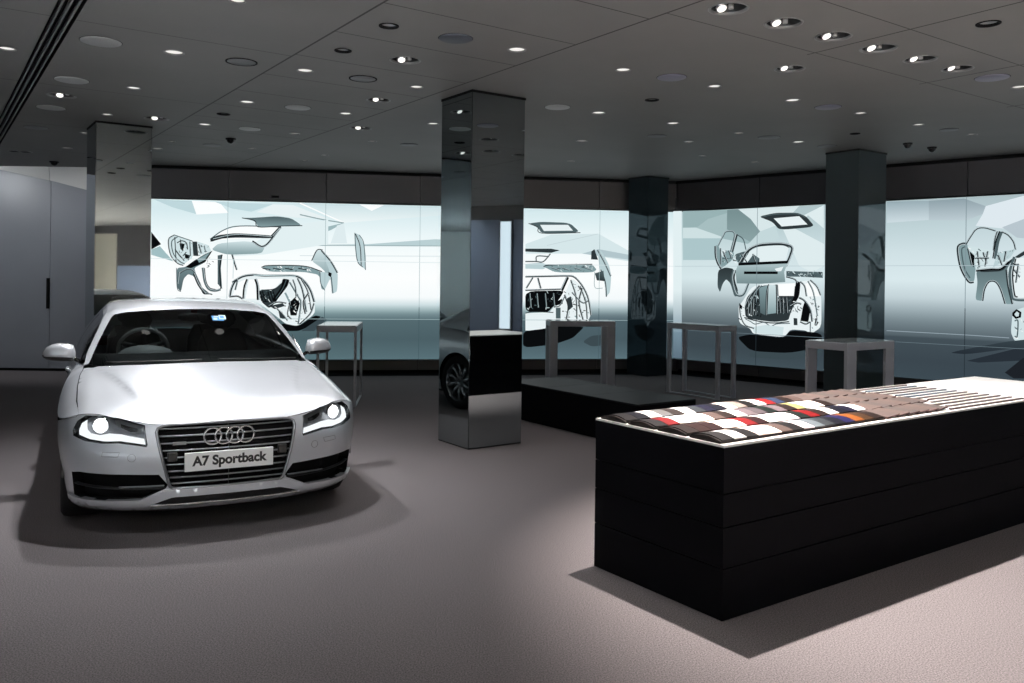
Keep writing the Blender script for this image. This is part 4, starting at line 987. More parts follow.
def sstep(a, b, x):
    t = np.clip((x - a) / (b - a), 0, 1); return t * t * (3 - 2 * t)

PLAN = spline([(0, 0), (.2, .007), (.4, .035), (.55, .078), (.65, .122), (.73, .18), (.81, .258), (.87, .345), (.911, .445), (.938, .58), (.953, .75), (.960, .93), (.958, 1.2), (.948, 1.6), (.936, 2.4), (.942, 3.2), (.948, 3.85), (.938, 4.25), (.905, 4.55), (.83, 4.76), (.70, 4.87), (.5, 4.93), (.25, 4.96), (0, 4.969)], 4000)
seg = np.linalg.norm(np.diff(PLAN, axis=0), axis=1); UU = np.concatenate([[0], np.cumsum(seg)])
tg = np.gradient(PLAN, UU, axis=0); tg /= np.linalg.norm(tg, axis=1)[:, None] + 1e-12
NX, NY = tg[:, 1], -tg[:, 0]                     # outward normal (front: 0,-1)
NX = np.convolve(np.pad(NX, 40, mode='edge'), np.ones(81) / 81, 'valid'); NY = np.convolve(np.pad(NY, 40, mode='edge'), np.ones(81) / 81, 'valid')
nl = np.hypot(NX, NY); NX, NY = NX / nl, NY / nl
NX[0] = 0
iw = np.argmax(PLAN[:, 1] > 2.0)
def u_of_x(x): return np.interp(x, PLAN[:iw, 0], UU[:iw])             # front half
def u_of_y(y): return np.interp(y, PLAN[:, 1], UU)
FRONT = Fn([(.10, .16), (.17, .105), (.205, .05), (.235, .022), (.27, .014), (.33, .012), (.42, .006), (.50, .0), (.56, .004), (.62, .018), (.67, .038), (.71, .062), (.75, .095), (.80, .15), (.9, .3)])
SIDE = Fn([(.10, .10), (.18, .065), (.25, .045), (.35, .028), (.45, .010), (.55, .0), (.65, .002), (.72, .008), (.78, .018), (.82, .030), (.86, .048), (.90, .075), (.94, .12), (1.0, .22), (1.1, .4)])
REAR = Fn([(.10, .14), (.20, .06), (.30, .01), (.45, .0), (.6, .0), (.7, .03), (.8, .05), (.9, .06), (.97, .05), (1.02, .08), (1.1, .2)])
def inset(u, z):
    ny = np.interp(u, UU, NY); wf = sstep(.25, .95, -ny); wr = sstep(.3, .95, ny)
    return wf * FRONT(z) + wr * REAR(z) + (1 - wf - wr) * SIDE(z)
def S(u, z, d=0.0):
    """body side surface; d pushes inward"""
    u = np.asarray(u, float); z = np.asarray(z, float)
    i = inset(u, z) + d
    return np.stack([np.interp(u, UU, PLAN[:, 0]) - np.interp(u, UU, NX) * i, np.interp(u, UU, PLAN[:, 1]) - np.interp(u, UU, NY) * i, z + 0 * u], -1)
ZC = Fn([(-.1, .61), (0, .655), (.05, .692), (.09, .716), (.15, .745), (.22, .778), (.36, .826), (.6, .878), (.93, .932), (1.25, .970), (1.5, .995), (2, 1.03), (3, 1.055), (4, 1.05), (4.6, 1.03), (4.85, 1.01), (5.0, .99)])
DROP = Fn([(0, 0), (.15, .002), (.3, .008), (.5, .019), (.65, .033), (.75, .049), (.82, .070), (.88, .102), (.92, .145), (.95, .20), (1.0, .3)])
XCR = Fn([(.1, .44), (.3, .475), (.6, .53), (1.0, .62), (1.3, .70), (1.5, .76)])
def HZ(x, y):
    x = np.abs(x)
    cr = .013 * sstep(-.012, .03, x - XCR(y)) * sstep(.25, .7, y) * (1 - sstep(1.35, 1.5, y))
    crown = .012 * np.exp(-((x - .80) / .07) ** 2) * sstep(.2, .6, y) * (1 - sstep(1.3, 1.6, y))
    return ZC(y) - DROP(x) - cr + crown
def ztop(u):
    lo, hi = .55, 1.08
    for _ in range(40):
        m_ = .5 * (lo + hi); p_ = S(u, m_)
        if HZ(p_[0], p_[1]) > m_: lo = m_
        else: hi = m_
    return .5 * (lo + hi)
UT = np.linspace(0, UU[-1], 700); ZT_ = np.array([ztop(u) for u in UT])
def zt(u): return np.interp(u, UT, ZT_)
TOPXY = S(UT, ZT_)

Pc = (-1.7331, 5.1938, .4718)
car = empty('car', (Pc[0] + .002 * math.cos(Pc[2]), Pc[1] + .002 * math.sin(Pc[2]), 0), Pc[2])
tag(car, 'silver four door car parked at the left, facing the viewer with its headlamps lit', 'car')

M_paint = mat('silver_paint', rgb(208, 211, 216), .36, metal=.5, spec=.5, coat=1.0)
M_cblack = mat('black_plastic', rgb(16, 16, 17), .45, spec=.4)
M_deep = mat('intake_black', rgb(6, 6, 7), .8, spec=.1)
M_gloss = mat('gloss_black', rgb(9, 9, 10), .12, spec=.5)
M_tyre = mat('tyre_rubber', rgb(22, 22, 23), .8, spec=.2)
M_alloy = mat('alloy_rim', rgb(185, 187, 190), .25, metal=.9)
M_slat = mat('grille_slat', rgb(135, 137, 140), .28, metal=.7)
M_glass = glass_mat('windscreen_glass', (.30, .33, .33, 1))
M_lens = glass_mat('lamp_cover', (.92, .94, .95, 1))
M_int = mat('interior_dark', rgb(30, 30, 32), .7)
M_intg = mat('interior_grey', rgb(175, 176, 176), .5)
M_drl = emis('running_light', (.95, .98, 1, 1), 1.15)
M_proj = emis('projector_light', (1, 1, 1, 1), 3.0)
M_bowl = mat('lamp_bowl', rgb(150, 153, 158), .25, metal=.6)
M_plate = mat('number_plate_white', rgb(240, 240, 238), .35)
M_ink = mat('plate_ink', rgb(12, 12, 12), .5)

def mesh_obj(name, P3, T_, mats, parent, sgn=1, both=False, smooth=True, flip=False, mi=None):
    """P3 (n,3), triangles; mirrored when both"""
    P3 = np.asarray(P3, float); T_ = np.asarray(T_)
    V = []; Fc = []
    for s_ in ((1, -1) if both else (sgn,)):
        b = len(V); Q = P3.copy(); Q[:, 0] *= s_; V += [tuple(q) for q in Q]
        fl = (s_ < 0) ^ flip
        Fc += [tuple(b + i for i in (t[::-1] if fl else t)) for t in T_]
    bm = BM(); vs = [bm.verts.new(v) for v in V]
    for f in Fc:
        try: bm.faces.new([vs[i] for i in f])
        except ValueError: pass
    if both: bmesh.ops.remove_doubles(bm, verts=[v for v in bm.verts if abs(v.co.x) < 2e-4], dist=4e-4)
    return obj(name, bm, mats, parent, smooth)
def used(P3, T_):
    ids = np.unique(T_); mp = -np.ones(len(P3), int); mp[ids] = np.arange(len(ids)); return P3[ids], mp[T_]
def patch_uz(name, outer, holes, mats, parent, d=0.0, step=.025, sgn=1, both=False):
    P, T_ = cdt(outer, holes, step); P3 = S(P[:, 0], P[:, 1], d)
    # triangles come out counter clockwise in (u,z): outward for the +x side
    return mesh_obj(name, P3, T_, mats, parent, sgn, both)
def U(pts): return [(float(u_of_x(x)), z) for x, z in pts]
def rim_strip(name, loop, d0, d1, mat_, parent, sgn=1, both=False):
    L = dense(loop, .02); L = np.array(L); A = S(L[:, 0], L[:, 1], d0); B = S(L[:, 0], L[:, 1], d1); n = len(L)
    P3 = np.vstack([A, B]); T_ = [(i, n + i, n + (i + 1) % n) for i in range(n)] + [(i, n + (i + 1) % n, (i + 1) % n) for i in range(n)]
    return mesh_obj(name, P3, T_, mat_, parent, sgn, both)

# outlines on the nose, (x, z) seen from the front
GR = [(0, .704), (.34, .699), (.385, .693), (.412, .680), (.418, .660), (.338, .335), (.318, .322), (0, .318)]
HL = [(.488, .700), (.645, .739), (.76, .750), (.833, .748), (.858, .715), (.868, .66), (.862, .628), (.80, .604), (.71, .596), (.62, .600), (.55, .590), (.468, .577), (.462, .590)]
INT = [(.398, .410), (.60, .417), (.83, .417), (.876, .405), (.882, .262), (.83, .256), (.50, .262), (.36, .325), (.348, .345)]
LIP = [(0, .316), (.33, .317), (.365, .314), (.50, .264), (.72, .258), (.87, .256), (.905, .262), (.905, .228), (.87, .222), (.64, .219), (.47, .219), (.335, .270), (.30, .273), (0, .273)]
SLOT = [(0, .268), (.32, .268), (.43, .232), (.38, .228), (0, .228)]
uGR, uHL, uINT, uLIP, uSLOT = U(GR), U(HL), U(INT), U(LIP), U(SLOT)

# ---- lower body, cut into its panels
AR_, ZA = .365, .335
def arch_pts(yc, a0=0, a1=180, n=24):
    uc = float(u_of_y(yc))
    return [(uc - AR_ * math.cos(math.radians(a)), ZA + AR_ * math.sin(math.radians(a))) for a in np.linspace(a0, a1, n)]
ARF, ARR = 0.93, 3.844
uF, uR = float(u_of_y(ARF)), float(u_of_y(ARR))
ZBOT = .20
us = np.linspace(0, UU[-1], 260)
uHE = float(u_of_x(.862))                                     # outer end of the headlamp
uD0, uD1, uD2 = float(u_of_y(1.52)), float(u_of_y(2.62)), float(u_of_y(3.55))
def topline(a, b, n=60, eps=.0): return [(float(u), float(zt(u)) - eps) for u in np.linspace(a, b, n)]
gp = .003
# front bumper: below the bonnet edge, forward of the wheel arch
aF = arch_pts(ARF)
cut = [a for a in aF if a[1] <= .715 and a[0] < uF]
zseam = .742
bump = [(0, .175)] + [(uF - AR_ - .002, .19)] + [a for a in aF if a[0] < uF and a[1] < .66]
bump += [(uHE + .012, .735), (uHE + .006, float(zt(uHE)) - .004)] + topline(uHE, 0, 60, .003)
patch_uz('front_bumper', bump, [uGR, uHL, uINT], M_paint, car, both=True, step=.022)
# front wings
wing = [(uHE + .010, float(zt(uHE)) - .004), (uHE + .016, .735)] + [a for a in aF if a[1] >= .665 and a[0] < uF] + [a for a in aF if a[0] >= uF] + [(uF + AR_ + .002, ZBOT), (uD0 - gp, ZBOT)] + topline(uD0 - gp, uHE + .012, 50, .0)
door1 = [(uD0 + gp, ZBOT), (uD1 - gp, ZBOT)] + topline(uD1 - gp, uD0 + gp, 30)
aR = arch_pts(ARR)
door2 = [(uD1 + gp, ZBOT), (uR - AR_ - .05, ZBOT), (uR - AR_ - .05, .5), (uD2, .72)] + topline(uD2, uD1 + gp, 30)
uRB = float(u_of_y(4.42))
quart = [(uR - AR_ - .044, ZBOT), (uR - AR_, ZBOT)] + aR + [(uR + AR_, .42), (uRB, .60)] + topline(uRB, uD2 + 2 * gp, 40) + [(uD2 + 2 * gp, .72), (uR - AR_ - .044, .5)]
rbump = [(uR + AR_ + .001, .21), (UU[-1], .21)] + topline(UU[-1], uRB + gp, 40) + [(uRB + gp, .597), (uR + AR_ + .001, .415)]
for s_ in (1, -1):
    patch_uz('front_wing', wing, [], M_paint, car, sgn=s_, step=.03)
    d_ = patch_uz('front_door', door1, [], M_paint, car, sgn=s_, step=.05)
    b = BM(); tube(b, [Vector(S(uD1 - .10 - q * .2, .83 + .0 * q, -.02 if 0 < q < 1 else .0) * np.array([s_, 1, 1])) for q in np.linspace(0, 1, 8)], .012, 8); obj('door_handle', b, M_paint, d_, True)
    d_ = patch_uz('rear_door', door2, [], M_paint, car, sgn=s_, step=.05)
    b = BM(); tube(b, [Vector(S(uD2 - .02 - q * .2, .85, -.02 if 0 < q < 1 else .0) * np.array([s_, 1, 1])) for q in np.linspace(0, 1, 8)], .012, 8); obj('door_handle', b, M_paint, d_, True)
    patch_uz('rear_quarter', quart, [], M_paint, car, sgn=s_, step=.04)
TLp = [(UU[-1] - .30, .83), (UU[-1] - .85, .84), (UU[-1] - .88, .93), (UU[-1] - .6, .94), (UU[-1] - .30, .92)][::-1]
patch_uz('rear_bumper', rbump, [TLp], M_paint, car, both=True, step=.04)
M_tail = mat('tail_lamp_red', rgb(120, 10, 14), .15, coat=.5)
for s_ in (1, -1): patch_uz('tail_lamp', TLp, [], M_tail, car, d=.004, sgn=s_, step=.05)

# ---- bonnet, wing tops, shoulders and boot lid: one height field cut in pieces
def patch_xy(name, outer, holes, mats, parent, fz, step=.03, sgn=1, lift=0.0, lines=()):
    P, T_ = cdt(outer, holes, step, lines); P3 = np.stack([P[:, 0], P[:, 1], fz(P[:, 0], P[:, 1]) + lift], -1)
    return mesh_obj(name, P3, T_, mats, parent, sgn)
iH = np.argmin(abs(UT - uHE)); i2 = np.argmin(abs(TOPXY[:, 1] - 1.52) + 9 * (np.arange(len(UT)) > 400))
edge = [(float(p_[0]), float(p_[1])) for p_ in TOPXY[:iH + 1]]
shut = [(edge[-1][0] - .004, edge[-1][1] + .01), (.838, .62), (.836, .95), (.822, 1.25), (.80, 1.42)]
cowl = [(.80, 1.42), (.74, 1.375), (.6, 1.30), (.4, 1.235), (.2, 1.205), (0, 1.195)]
right = edge[1:] + shut[1:] + cowl[1:-1]
loopH = [edge[0]] + right + [cowl[-1]] + [(-x, y) for x, y in right[::-1]]
crl = [(float(XCR(y)), y) for y in np.linspace(.3, 1.28, 30)]
patch_xy('bonnet', loopH, [], M_paint, car, HZ, step=.024, lines=[crl, [(-x, y) for x, y in crl]])
e2 = [(float(p_[0]), float(p_[1])) for p_ in TOPXY[iH:i2 + 1]]
wtop = [(e2[0][0] + .0, e2[0][1] + .006)] + e2[1:] + [(.80, 1.53), (.806, 1.42), (.828, 1.25), (.842, .95), (.844, .62), (e2[0][0] + .001, e2[0][1] + .016)]
for s_ in (1, -1):
    w_ = patch_xy('wing_top', wtop, [], M_paint, car, HZ, step=.02, sgn=s_)
BELT = Fn([(1.40, .80), (1.58, .825), (2.0, .855), (2.6, .868), (3.2, .868), (3.7, .845), (4.1, .79), (4.5, .70), (4.85, .60)])
i3 = np.argmin(abs(TOPXY[:, 1] - 4.80) + 9 * (np.arange(len(UT)) < 300) + 9 * (UT > UU[-1] - .3))
e3 = [(float(p_[0]), float(p_[1])) for p_ in TOPXY[i2:i3 + 1:4]]
sh = e3 + [(float(BELT(y)) - .03, y) for y in np.linspace(e3[-1][1], e3[0][1], 40)]
for s_ in (1, -1): patch_xy('shoulder_panel', sh, [], M_paint, car, HZ, step=.04, sgn=s_)
e4 = [(float(p_[0]), float(p_[1])) for p_ in TOPXY[i3::2]]
deck = [(float(BELT(e4[0][1])) - .035, e4[0][1] + .002)] + e4
deck = deck + [(-x, y) for x, y in deck[::-1][1:]]
patch_xy('boot_lid', deck, [], M_paint, car, HZ, step=.05)

# ---- greenhouse
RZ = Fn([(1.0, .862), (1.2, .955), (1.5, 1.092), (1.8, 1.222), (2.05, 1.326), (2.2, 1.358), (2.4, 1.383), (2.6, 1.397), (2.8, 1.402), (3.0, 1.399), (3.4, 1.372), (3.8, 1.315), (4.2, 1.232), (4.6, 1.118), (4.85, 1.035), (5.0, .98)])
CR_ = Fn([(1.0, .175), (1.4, .162), (1.7, .11), (2.05, .066), (2.4, .065), (3.0, .07), (4.0, .09), (4.8, .12)])
TOPX = Fn([(1.40, .830), (1.58, .782), (1.9, .694), (2.15, .642), (2.4, .628), (2.8, .622), (3.2, .620), (3.6, .605), (4.0, .588), (4.4, .575), (4.85, .56)])
def RF(x, y):
    x = np.abs(x); e_ = np.clip(x / TOPX(y), 0, 1.1)
    return RZ(y) - CR_(y) * x * x - .028 * np.clip((e_ - .86) / .14, 0, 2) ** 2
wtopc = [(0, 2.052), (.3, 2.05), (.5, 2.035), (.585, 2.01)]
wsr = [(.605, 1.975), (.66, 1.80), (.715, 1.61), (.765, 1.43)]
wb = [(.765, 1.415), (.70, 1.355), (.6, 1.295), (.4, 1.232), (.2, 1.20), (0, 1.19)]
half = wtopc + wsr + wb
loopW = half + [(-x, y) for x, y in half[::-1][1:-1]]
ws = patch_xy('windscreen', loopW, [], M_glass, car, RF, step=.04)
# black printed border of the screen, just inside the glass
band = wtopc + wsr + wb
inn = [(max(0, x - .035) if x > .01 else 0, y) for x, y in band]
# roof skin with the two front pillars
roofr = [(0, 2.056), (.3, 2.054), (.5, 2.039), (.588, 2.013), (.609, 1.976), (.664, 1.80), (.719, 1.61), (.769, 1.43), (.80, 1.44)] + [(float(TOPX(y)), y) for y in np.linspace(1.58, 3.62, 40)] + [(.50, 3.62), (.3, 3.66), (0, 3.68)]
loopR = roofr + [(-x, y) for x, y in roofr[::-1][1:-1]]
patch_xy('roof', loopR, [], M_paint, car, RF, step=.035)
rear = [(0, 3.685), (.3, 3.665), (.50, 3.625), (.47, 4.2), (.44, 4.60), (.3, 4.62), (0, 4.63)]
patch_xy('rear_window', rear + [(-x, y) for x, y in rear[::-1][1:-1]], [], M_glass, car, RF, step=.05)
tg_ = [(0, 4.634), (.3, 4.624), (.444, 4.604), (.474, 4.2), (.504, 3.624)] + [(float(TOPX(y)), y) for y in np.linspace(3.624, 4.86, 24)] + [(0, 4.90)]
patch_xy('tailgate', tg_ + [(-x, y) for x, y in tg_[::-1][1:-1]], [], M_paint, car, RF, step=.04)
# sides of the cabin
ys = np.linspace(1.585, 4.84, 90)
def side_pt(y, q):
    a = np.array([float(BELT(y)), y, float(HZ(BELT(y), y)) - .012]); b_ = np.array([float(TOPX(y)), y, float(RF(TOPX(y), y))])
    p_ = a + (b_ - a) * q; p_[0] += .03 * math.sin(math.pi * q) * min(1, (b_[2] - a[2]) / .3); return p_
def side_band(name, y0, y1, q0, q1, mt, parent, s_, ny=40, nq=8, off=0.0):
    P3 = []; T_ = []
    for y in np.linspace(y0, y1, ny + 1):
        qa = q0(y) if callable(q0) else q0; qb = q1(y) if callable(q1) else q1
        for q in np.linspace(qa, qb, nq + 1):
            p_ = side_pt(y, q); p_[0] += off; P3.append(p_)
    for i in range(ny):
        for j in range(nq):
            a = i * (nq + 1) + j; T_.append((a, a + nq + 1, a + nq + 2)); T_.append((a, a + nq + 2, a + 1))
    return mesh_obj(name, P3, T_, mt, parent, s_)
for s_ in (1, -1):
    side_band('cabin_frame', 1.585, 4.84, lambda y: .965 - .065 * sstep(1.9, 2.4, y), 1.0, M_paint, car, s_, 60, 3)
    side_band('front_side_window', 1.60, 2.60, .0, lambda y: .955 - .065 * sstep(1.9, 2.4, y), M_glass, car, s_)
    side_band('rear_side_window', 2.69, 3.78, .0, .89, M_glass, car, s_)
    side_band('pillar_trim', 2.60, 2.69, .0, .90, M_gloss, car, s_, 4)
    side_band('rear_pillar', 3.78, 4.84, .0, .90, M_paint, car, s_, 30)
    b = BM(); tube(b, [Vector(side_pt(y, .005) * np.array([s_, 1, 1])) + Vector((s_ * .004, 0, 0)) for y in np.linspace(1.62, 3.78, 40)], .007, 6); obj('chrome_strip', b, M_chrome, car, True)
# cowl panel and wipers
cw = [(0, 1.185), (.2, 1.195), (.4, 1.225), (.6, 1.29), (.74, 1.365), (.79, 1.42), (.78, 1.50), (.62, 1.42), (.4, 1.35), (0, 1.30)]
patch_xy('cowl_panel', cw + [(-x, y) for x, y in cw[::-1][1:-1]], [], M_cblack, car, lambda x, y: HZ(x, y) - .022, step=.05)
for s_, x0, x1 in ((1, .10, .70), (-1, .02, .66)):
    b = BM()
    pts = [(x0 + (x1 - x0) * q, 1.225 + .13 * q * q) for q in np.linspace(0, 1, 14)]
    tube(b, [Vector((s_ * x, y, float(max(RF(x, y), HZ(x, y) - .02)) + .014)) for x, y in pts], .007, 6); wp = obj('wiper', b, M_cblack, car, True)
    b = BM(); tube(b, [Vector((s_ * x, y + .010, float(RF(x, y + .01)) + .006)) for x, y in pts[3:]], .005, 6); obj('wiper_blade', b, M_gloss, wp, True)

# ---- underbody and lip
patch_uz('front_lip', uLIP, [], M_paint, car, d=-.022, both=True, step=.02)
rim_strip('lip_edge', uLIP, -.022, .03, M_paint, car, both=True)
patch_uz('lower_slot', uSLOT, [], M_cblack, car, d=-.002, both=True)
b = BM(); tube(b, [Vector(S(u_of_x(abs(x)), .2275, -.024)) * 1 if x >= 0 else Vector(S(u_of_x(-x), .2275, -.024) * np.array([-1, 1, 1])) for x in np.linspace(-.44, .44, 40)], .006, 6); obj('lower_trim', b, M_chrome, car, True)
up = []
u_ = np.linspace(0, UU[-1], 160); A = S(u_, .25 + 0 * u_, .05); B = S(u_, .16 + 0 * u_, .10)
P3 = np.vstack([A, B, np.stack([0 * u_, B[:, 1], B[:, 2]], -1)]); n = len(u_)
T_ = [t for i in range(n - 1) for t in ((i, n + i + 1, i + 1), (i, n + i, n + i + 1), (n + i, 2 * n + i, 2 * n + i + 1), (n + i, 2 * n + i + 1, n + i + 1))]
mesh_obj('underbody', P3, T_, M_cblack, car, both=True)
u_ = np.linspace(0, uF - AR_ - .02, 40); A = S(u_, .222 + 0 * u_, .0); B = S(u_, .165 + 0 * u_, .02)
T_ = [t for i in range(39) for t in ((i, 40 + i + 1, i + 1), (i, 40 + i, 40 + i + 1))]
mesh_obj('front_splitter', np.vstack([A, B]), T_, M_cblack, car, both=True)
# inner wheel housings
for yc in (ARF, ARR):
    for s_ in (1, -1):
        b = BM(); n = 24; ra = []; rb = []
        for i in range(n + 1):
            a = math.pi * i / n; y, z = yc - (AR_ + .012) * math.cos(a), ZA + (AR_ + .012) * math.sin(a)
            ra.append(b.verts.new((s_ * .925, y, z))); rb.append(b.verts.new((s_ * .60, y, z)))
        for i in range(n): b.faces.new((ra[i], rb[i], rb[i + 1], ra[i + 1]))
        b.faces.new(rb); obj('wheel_housing', b, M_cblack, car)

# ---- wheels
def wheel(y, s_):
    c = Vector((s_ * .800, y, .335)); M_ = Matrix.Translation(c) @ Matrix.Rotation(s_ * math.pi / 2, 4, 'Y')
    b = BM(); hw = .127
    lathe(b, [(.235, -hw + .01), (.25, -hw), (.30, -hw), (.325, -hw + .018), (.335, -hw + .05), (.335, hw - .05), (.325, hw - .018), (.30, hw), (.25, hw), (.235, hw - .01)], 48, M=M_)
    w = obj('wheel', b, M_tyre, car)
    b = BM(); lathe(b, [(.236, hw - .012), (.245, hw - .004), (.238, hw - .012), (.225, hw - .03), (.215, -hw + .02)], 40, M=M_)
    for k in range(10):
        a = 2 * math.pi * k / 10; ca, sa = math.cos(a), math.sin(a)
        P_ = [(.05, .0), (.14, .012), (.232, .0)]
        tube(b, [M_ @ Vector((r * ca - o_ * sa, r * sa + o_ * ca, hw - .035 - .02 * (1 - r / .24))) for r, o_ in P_], [.022, .017, .022], 6)
    obj('rim', b, M_alloy, w, True)
    b = BM(); lathe(b, [(0, hw - .02), (.035, hw - .022), (.055, hw - .035), (.06, hw - .06)], 20, M=M_); obj('hub_cap', b, M_alloy, w, True)
    b = BM(); lathe(b, [(.16, hw - .09), (.16, hw - .075), (.04, hw - .075)], 30, M=M_); obj('brake_disc', b, M_slat, w, True)
for y in (ARF, ARR):
    for s_ in (1, -1): wheel(y, s_)

# ---- grille
gr = patch_uz('grille', uGR, [], M_deep, car, d=.028, both=True)
rim_strip('grille_surround', uGR, -.004, .03, M_cblack, gr, both=True)
def xe(z):                                                    # half width of the opening at a height
    pts = sorted([(zz_, xx_) for xx_, zz_ in GR[3:7]]); return float(np.interp(z, [a for a, _ in pts], [b_ for _, b_ in pts]))
for k, z in enumerate((.676, .634, .592, .550, .508, .466, .424, .386, .350)):
    b = BM(); w_ = xe(z) - .008
    for dz, rr in ((0, .0048), ):
        tube(b, [Vector(S(u_of_x(abs(x)), z, .008) * np.array([1 if x >= 0 else -1, 1, 1])) for x in np.linspace(-w_, w_, 30)], rr, 6)
    obj('grille_slat', b, M_slat, gr, True)
ring = [(x, z) for x, z in GR] + [(-x, z) for x, z in GR[::-1][1:-1]]
ring = dense(ring, .03)
b = BM(); tube(b, [Vector(S(u_of_x(abs(x)), z, -.004) * np.array([1 if x >= 0 else -1, 1, 1])) for x, z in ring], .009, 8, closed=True); obj('chrome_frame', b, M_slat, gr, True)
# four interlocked rings
for x in (-.0975, -.0325, .0325, .0975):
    b = BM(); y = float(S(u_of_x(abs(x)), .625)[1]) - .016
    tube(b, [(x + .0500 * math.cos(a), y, .626 + .0500 * math.sin(a)) for a in np.linspace(0, 2 * math.pi, 33)[:-1]], .0066, 8, closed=True)
    obj('emblem_ring', b, M_chrome, gr, True)
b = BM(); cbox(b, (-.285, float(S(u_of_x(.285), .592)[1]) - .004, .592), (.075, .008, .018)); obj('grille_badge', b, M_slat, gr)
# small sensors beside the plate
for x in (.325, -.325):
    b = BM(); y = float(S(u_of_x(.32), .5)[1]); cbox(b, (x, y + .0, .515), (.055, .03, .055)); obj('plate_side_block', b, M_cblack, gr, bevel=.006)
# number plate with its lettering
yp = float(S(0., .48)[1]) - .030
b = BM(); cbox(b, (0, yp + .008, .4827), (.52, .014, .113)); pl = obj('number_plate', b, M_plate, car, bevel=.004)
cu = bpy.data.curves.new('plate_lettering', 'FONT'); cu.body = 'A7 Sportback'; cu.align_x = 'CENTER'; cu.align_y = 'CENTER'; cu.size = .079; cu.extrude = .0006; cu.offset = .0030
to = bpy.data.objects.new('plate_lettering', cu); COL.objects.link(to)
bpy.context.view_layer.update()
dg = bpy.context.evaluated_depsgraph_get(); me = bpy.data.meshes.new_from_object(to.evaluated_get(dg)); bpy.data.objects.remove(to)
xs = [v.co.x for v in me.vertices]; kx = .440 / (max(xs) - min(xs))
for v in me.vertices: v.co = Vector((v.co.x * kx, yp - .0002 - v.co.z, v.co.y + .484))
me.materials.clear(); me.materials.append(M_ink); link('plate_lettering', me, pl)

# ---- intakes, lamps
for s_ in (1, -1):
    it = patch_uz('air_intake', uINT, [], M_deep, car, d=.07, sgn=s_)
    rim_strip('intake_wall', uINT, .0, .07, M_deep, it, s_)
    for z, xa, xb_ in ((.325, .37, .88), ):
        b = BM(); tube(b, [Vector(S(u_of_x(x), z - .004 + .012 * q, .022) * np.array([s_, 1, 1])) for q, x in zip(np.linspace(0, 1, 24), np.linspace(xa, xb_, 24))], .014, 8, squash=.5); obj('intake_blade', b, M_cblack, it, True)
    b = BM(); tube(b, [Vector(S(u_of_x(x), .34 - .01 * (x - .37), .012) * np.array([s_, 1, 1])) for x in np.linspace(.37, .62, 14)], .0045, 6); obj('intake_strip', b, M_slat, it, True)
    hlm = patch_uz('headlamp', uHL, [], M_gloss, car, d=.05, sgn=s_)
    rim_strip('lamp_bezel', uHL, .0, .05, M_gloss, hlm, s_)
    bowl = [(.500, .694), (.645, .730), (.76, .741), (.828, .738), (.850, .712), (.858, .66), (.852, .634), (.80, .612), (.71, .604), (.62, .608), (.55, .598), (.478, .586)]
    P, T_ = cdt(U(bowl), [], .025); mesh_obj('bowl', S(P[:, 0], P[:, 1], .042), T_, M_bowl, hlm, s_)
    # projector
    xL, zL = .752, .692
    c = Vector(S(u_of_x(xL), zL, .026) * np.array([s_, 1, 1])); nx = float(np.interp(u_of_x(xL), UU, NX)) * s_; ny = float(np.interp(u_of_x(xL), UU, NY))
    q_ = Vector((nx * .5, ny, 0)).normalized().to_track_quat('Z', 'Y').to_matrix().to_4x4()
    b = BM(); lathe(b, [(.050, -.01), (.052, .006), (.045, .010), (.043, .004)], 24, M=Matrix.Translation(c) @ q_); pj = obj('projector', b, M_chrome, hlm, True)
    b = BM(); lathe(b, [(.043, .002), (.034, .012), (.018, .018), (0, .020)], 24, M=Matrix.Translation(c) @ q_); obj('lens', b, M_proj, pj, True)
    # running light: hockey stick along the lower edge and up the outer end
    drl = [(.848, .700), (.853, .66), (.848, .634), (.79, .614), (.71, .606), (.62, .610), (.55, .600), (.478, .588), (.488, .622), (.55, .634), (.62, .648), (.69, .652), (.74, .640), (.79, .648), (.812, .668), (.822, .70), (.828, .722)]
    P, T_ = cdt(U(drl), [], .02); mesh_obj('running_light', S(P[:, 0], P[:, 1], .020), T_, M_drl, hlm, s_)
    # inner reflector block
    blk = [(.500, .690), (.655, .725), (.69, .722), (.66, .690), (.56, .652), (.497, .646)]
    P, T_ = cdt(U(blk), [], .02); mesh_obj('reflector', S(P[:, 0], P[:, 1], .03), T_, M_slat, hlm, s_)
    blk = [(.53, .678), (.64, .705), (.63, .685), (.57, .660), (.53, .658)]
    P, T_ = cdt(U(blk), [], .02); mesh_obj('side_lamp', S(P[:, 0], P[:, 1], .022), T_, M_gloss, hlm, s_)
    P, T_ = cdt(uHL, [], .03); mesh_obj('lamp_cover', S(P[:, 0], P[:, 1], .003), T_, M_lens, hlm, s_)
    # washer flap and parking sensor, drawn as fine grooves in the bumper
    wf = [(.61, .548), (.70, .548), (.705, .522), (.62, .520)]
    b = BM(); tube(b, [Vector(S(u_of_x(x), z, -.0005) * np.array([s_, 1, 1])) for x, z in dense(wf, .02)], .0016, 5, closed=True); obj('washer_flap', b, M_slat, car, True)
    b = BM(); tube(b, [Vector(S(u_of_x(.545 + .022 * math.cos(a)), .515 + .022 * math.sin(a), -.0005) * np.array([s_, 1, 1])) for a in np.linspace(0, 2 * math.pi, 21)[:-1]], .0016, 5, closed=True); obj('parking_sensor', b, M_slat, car, True)

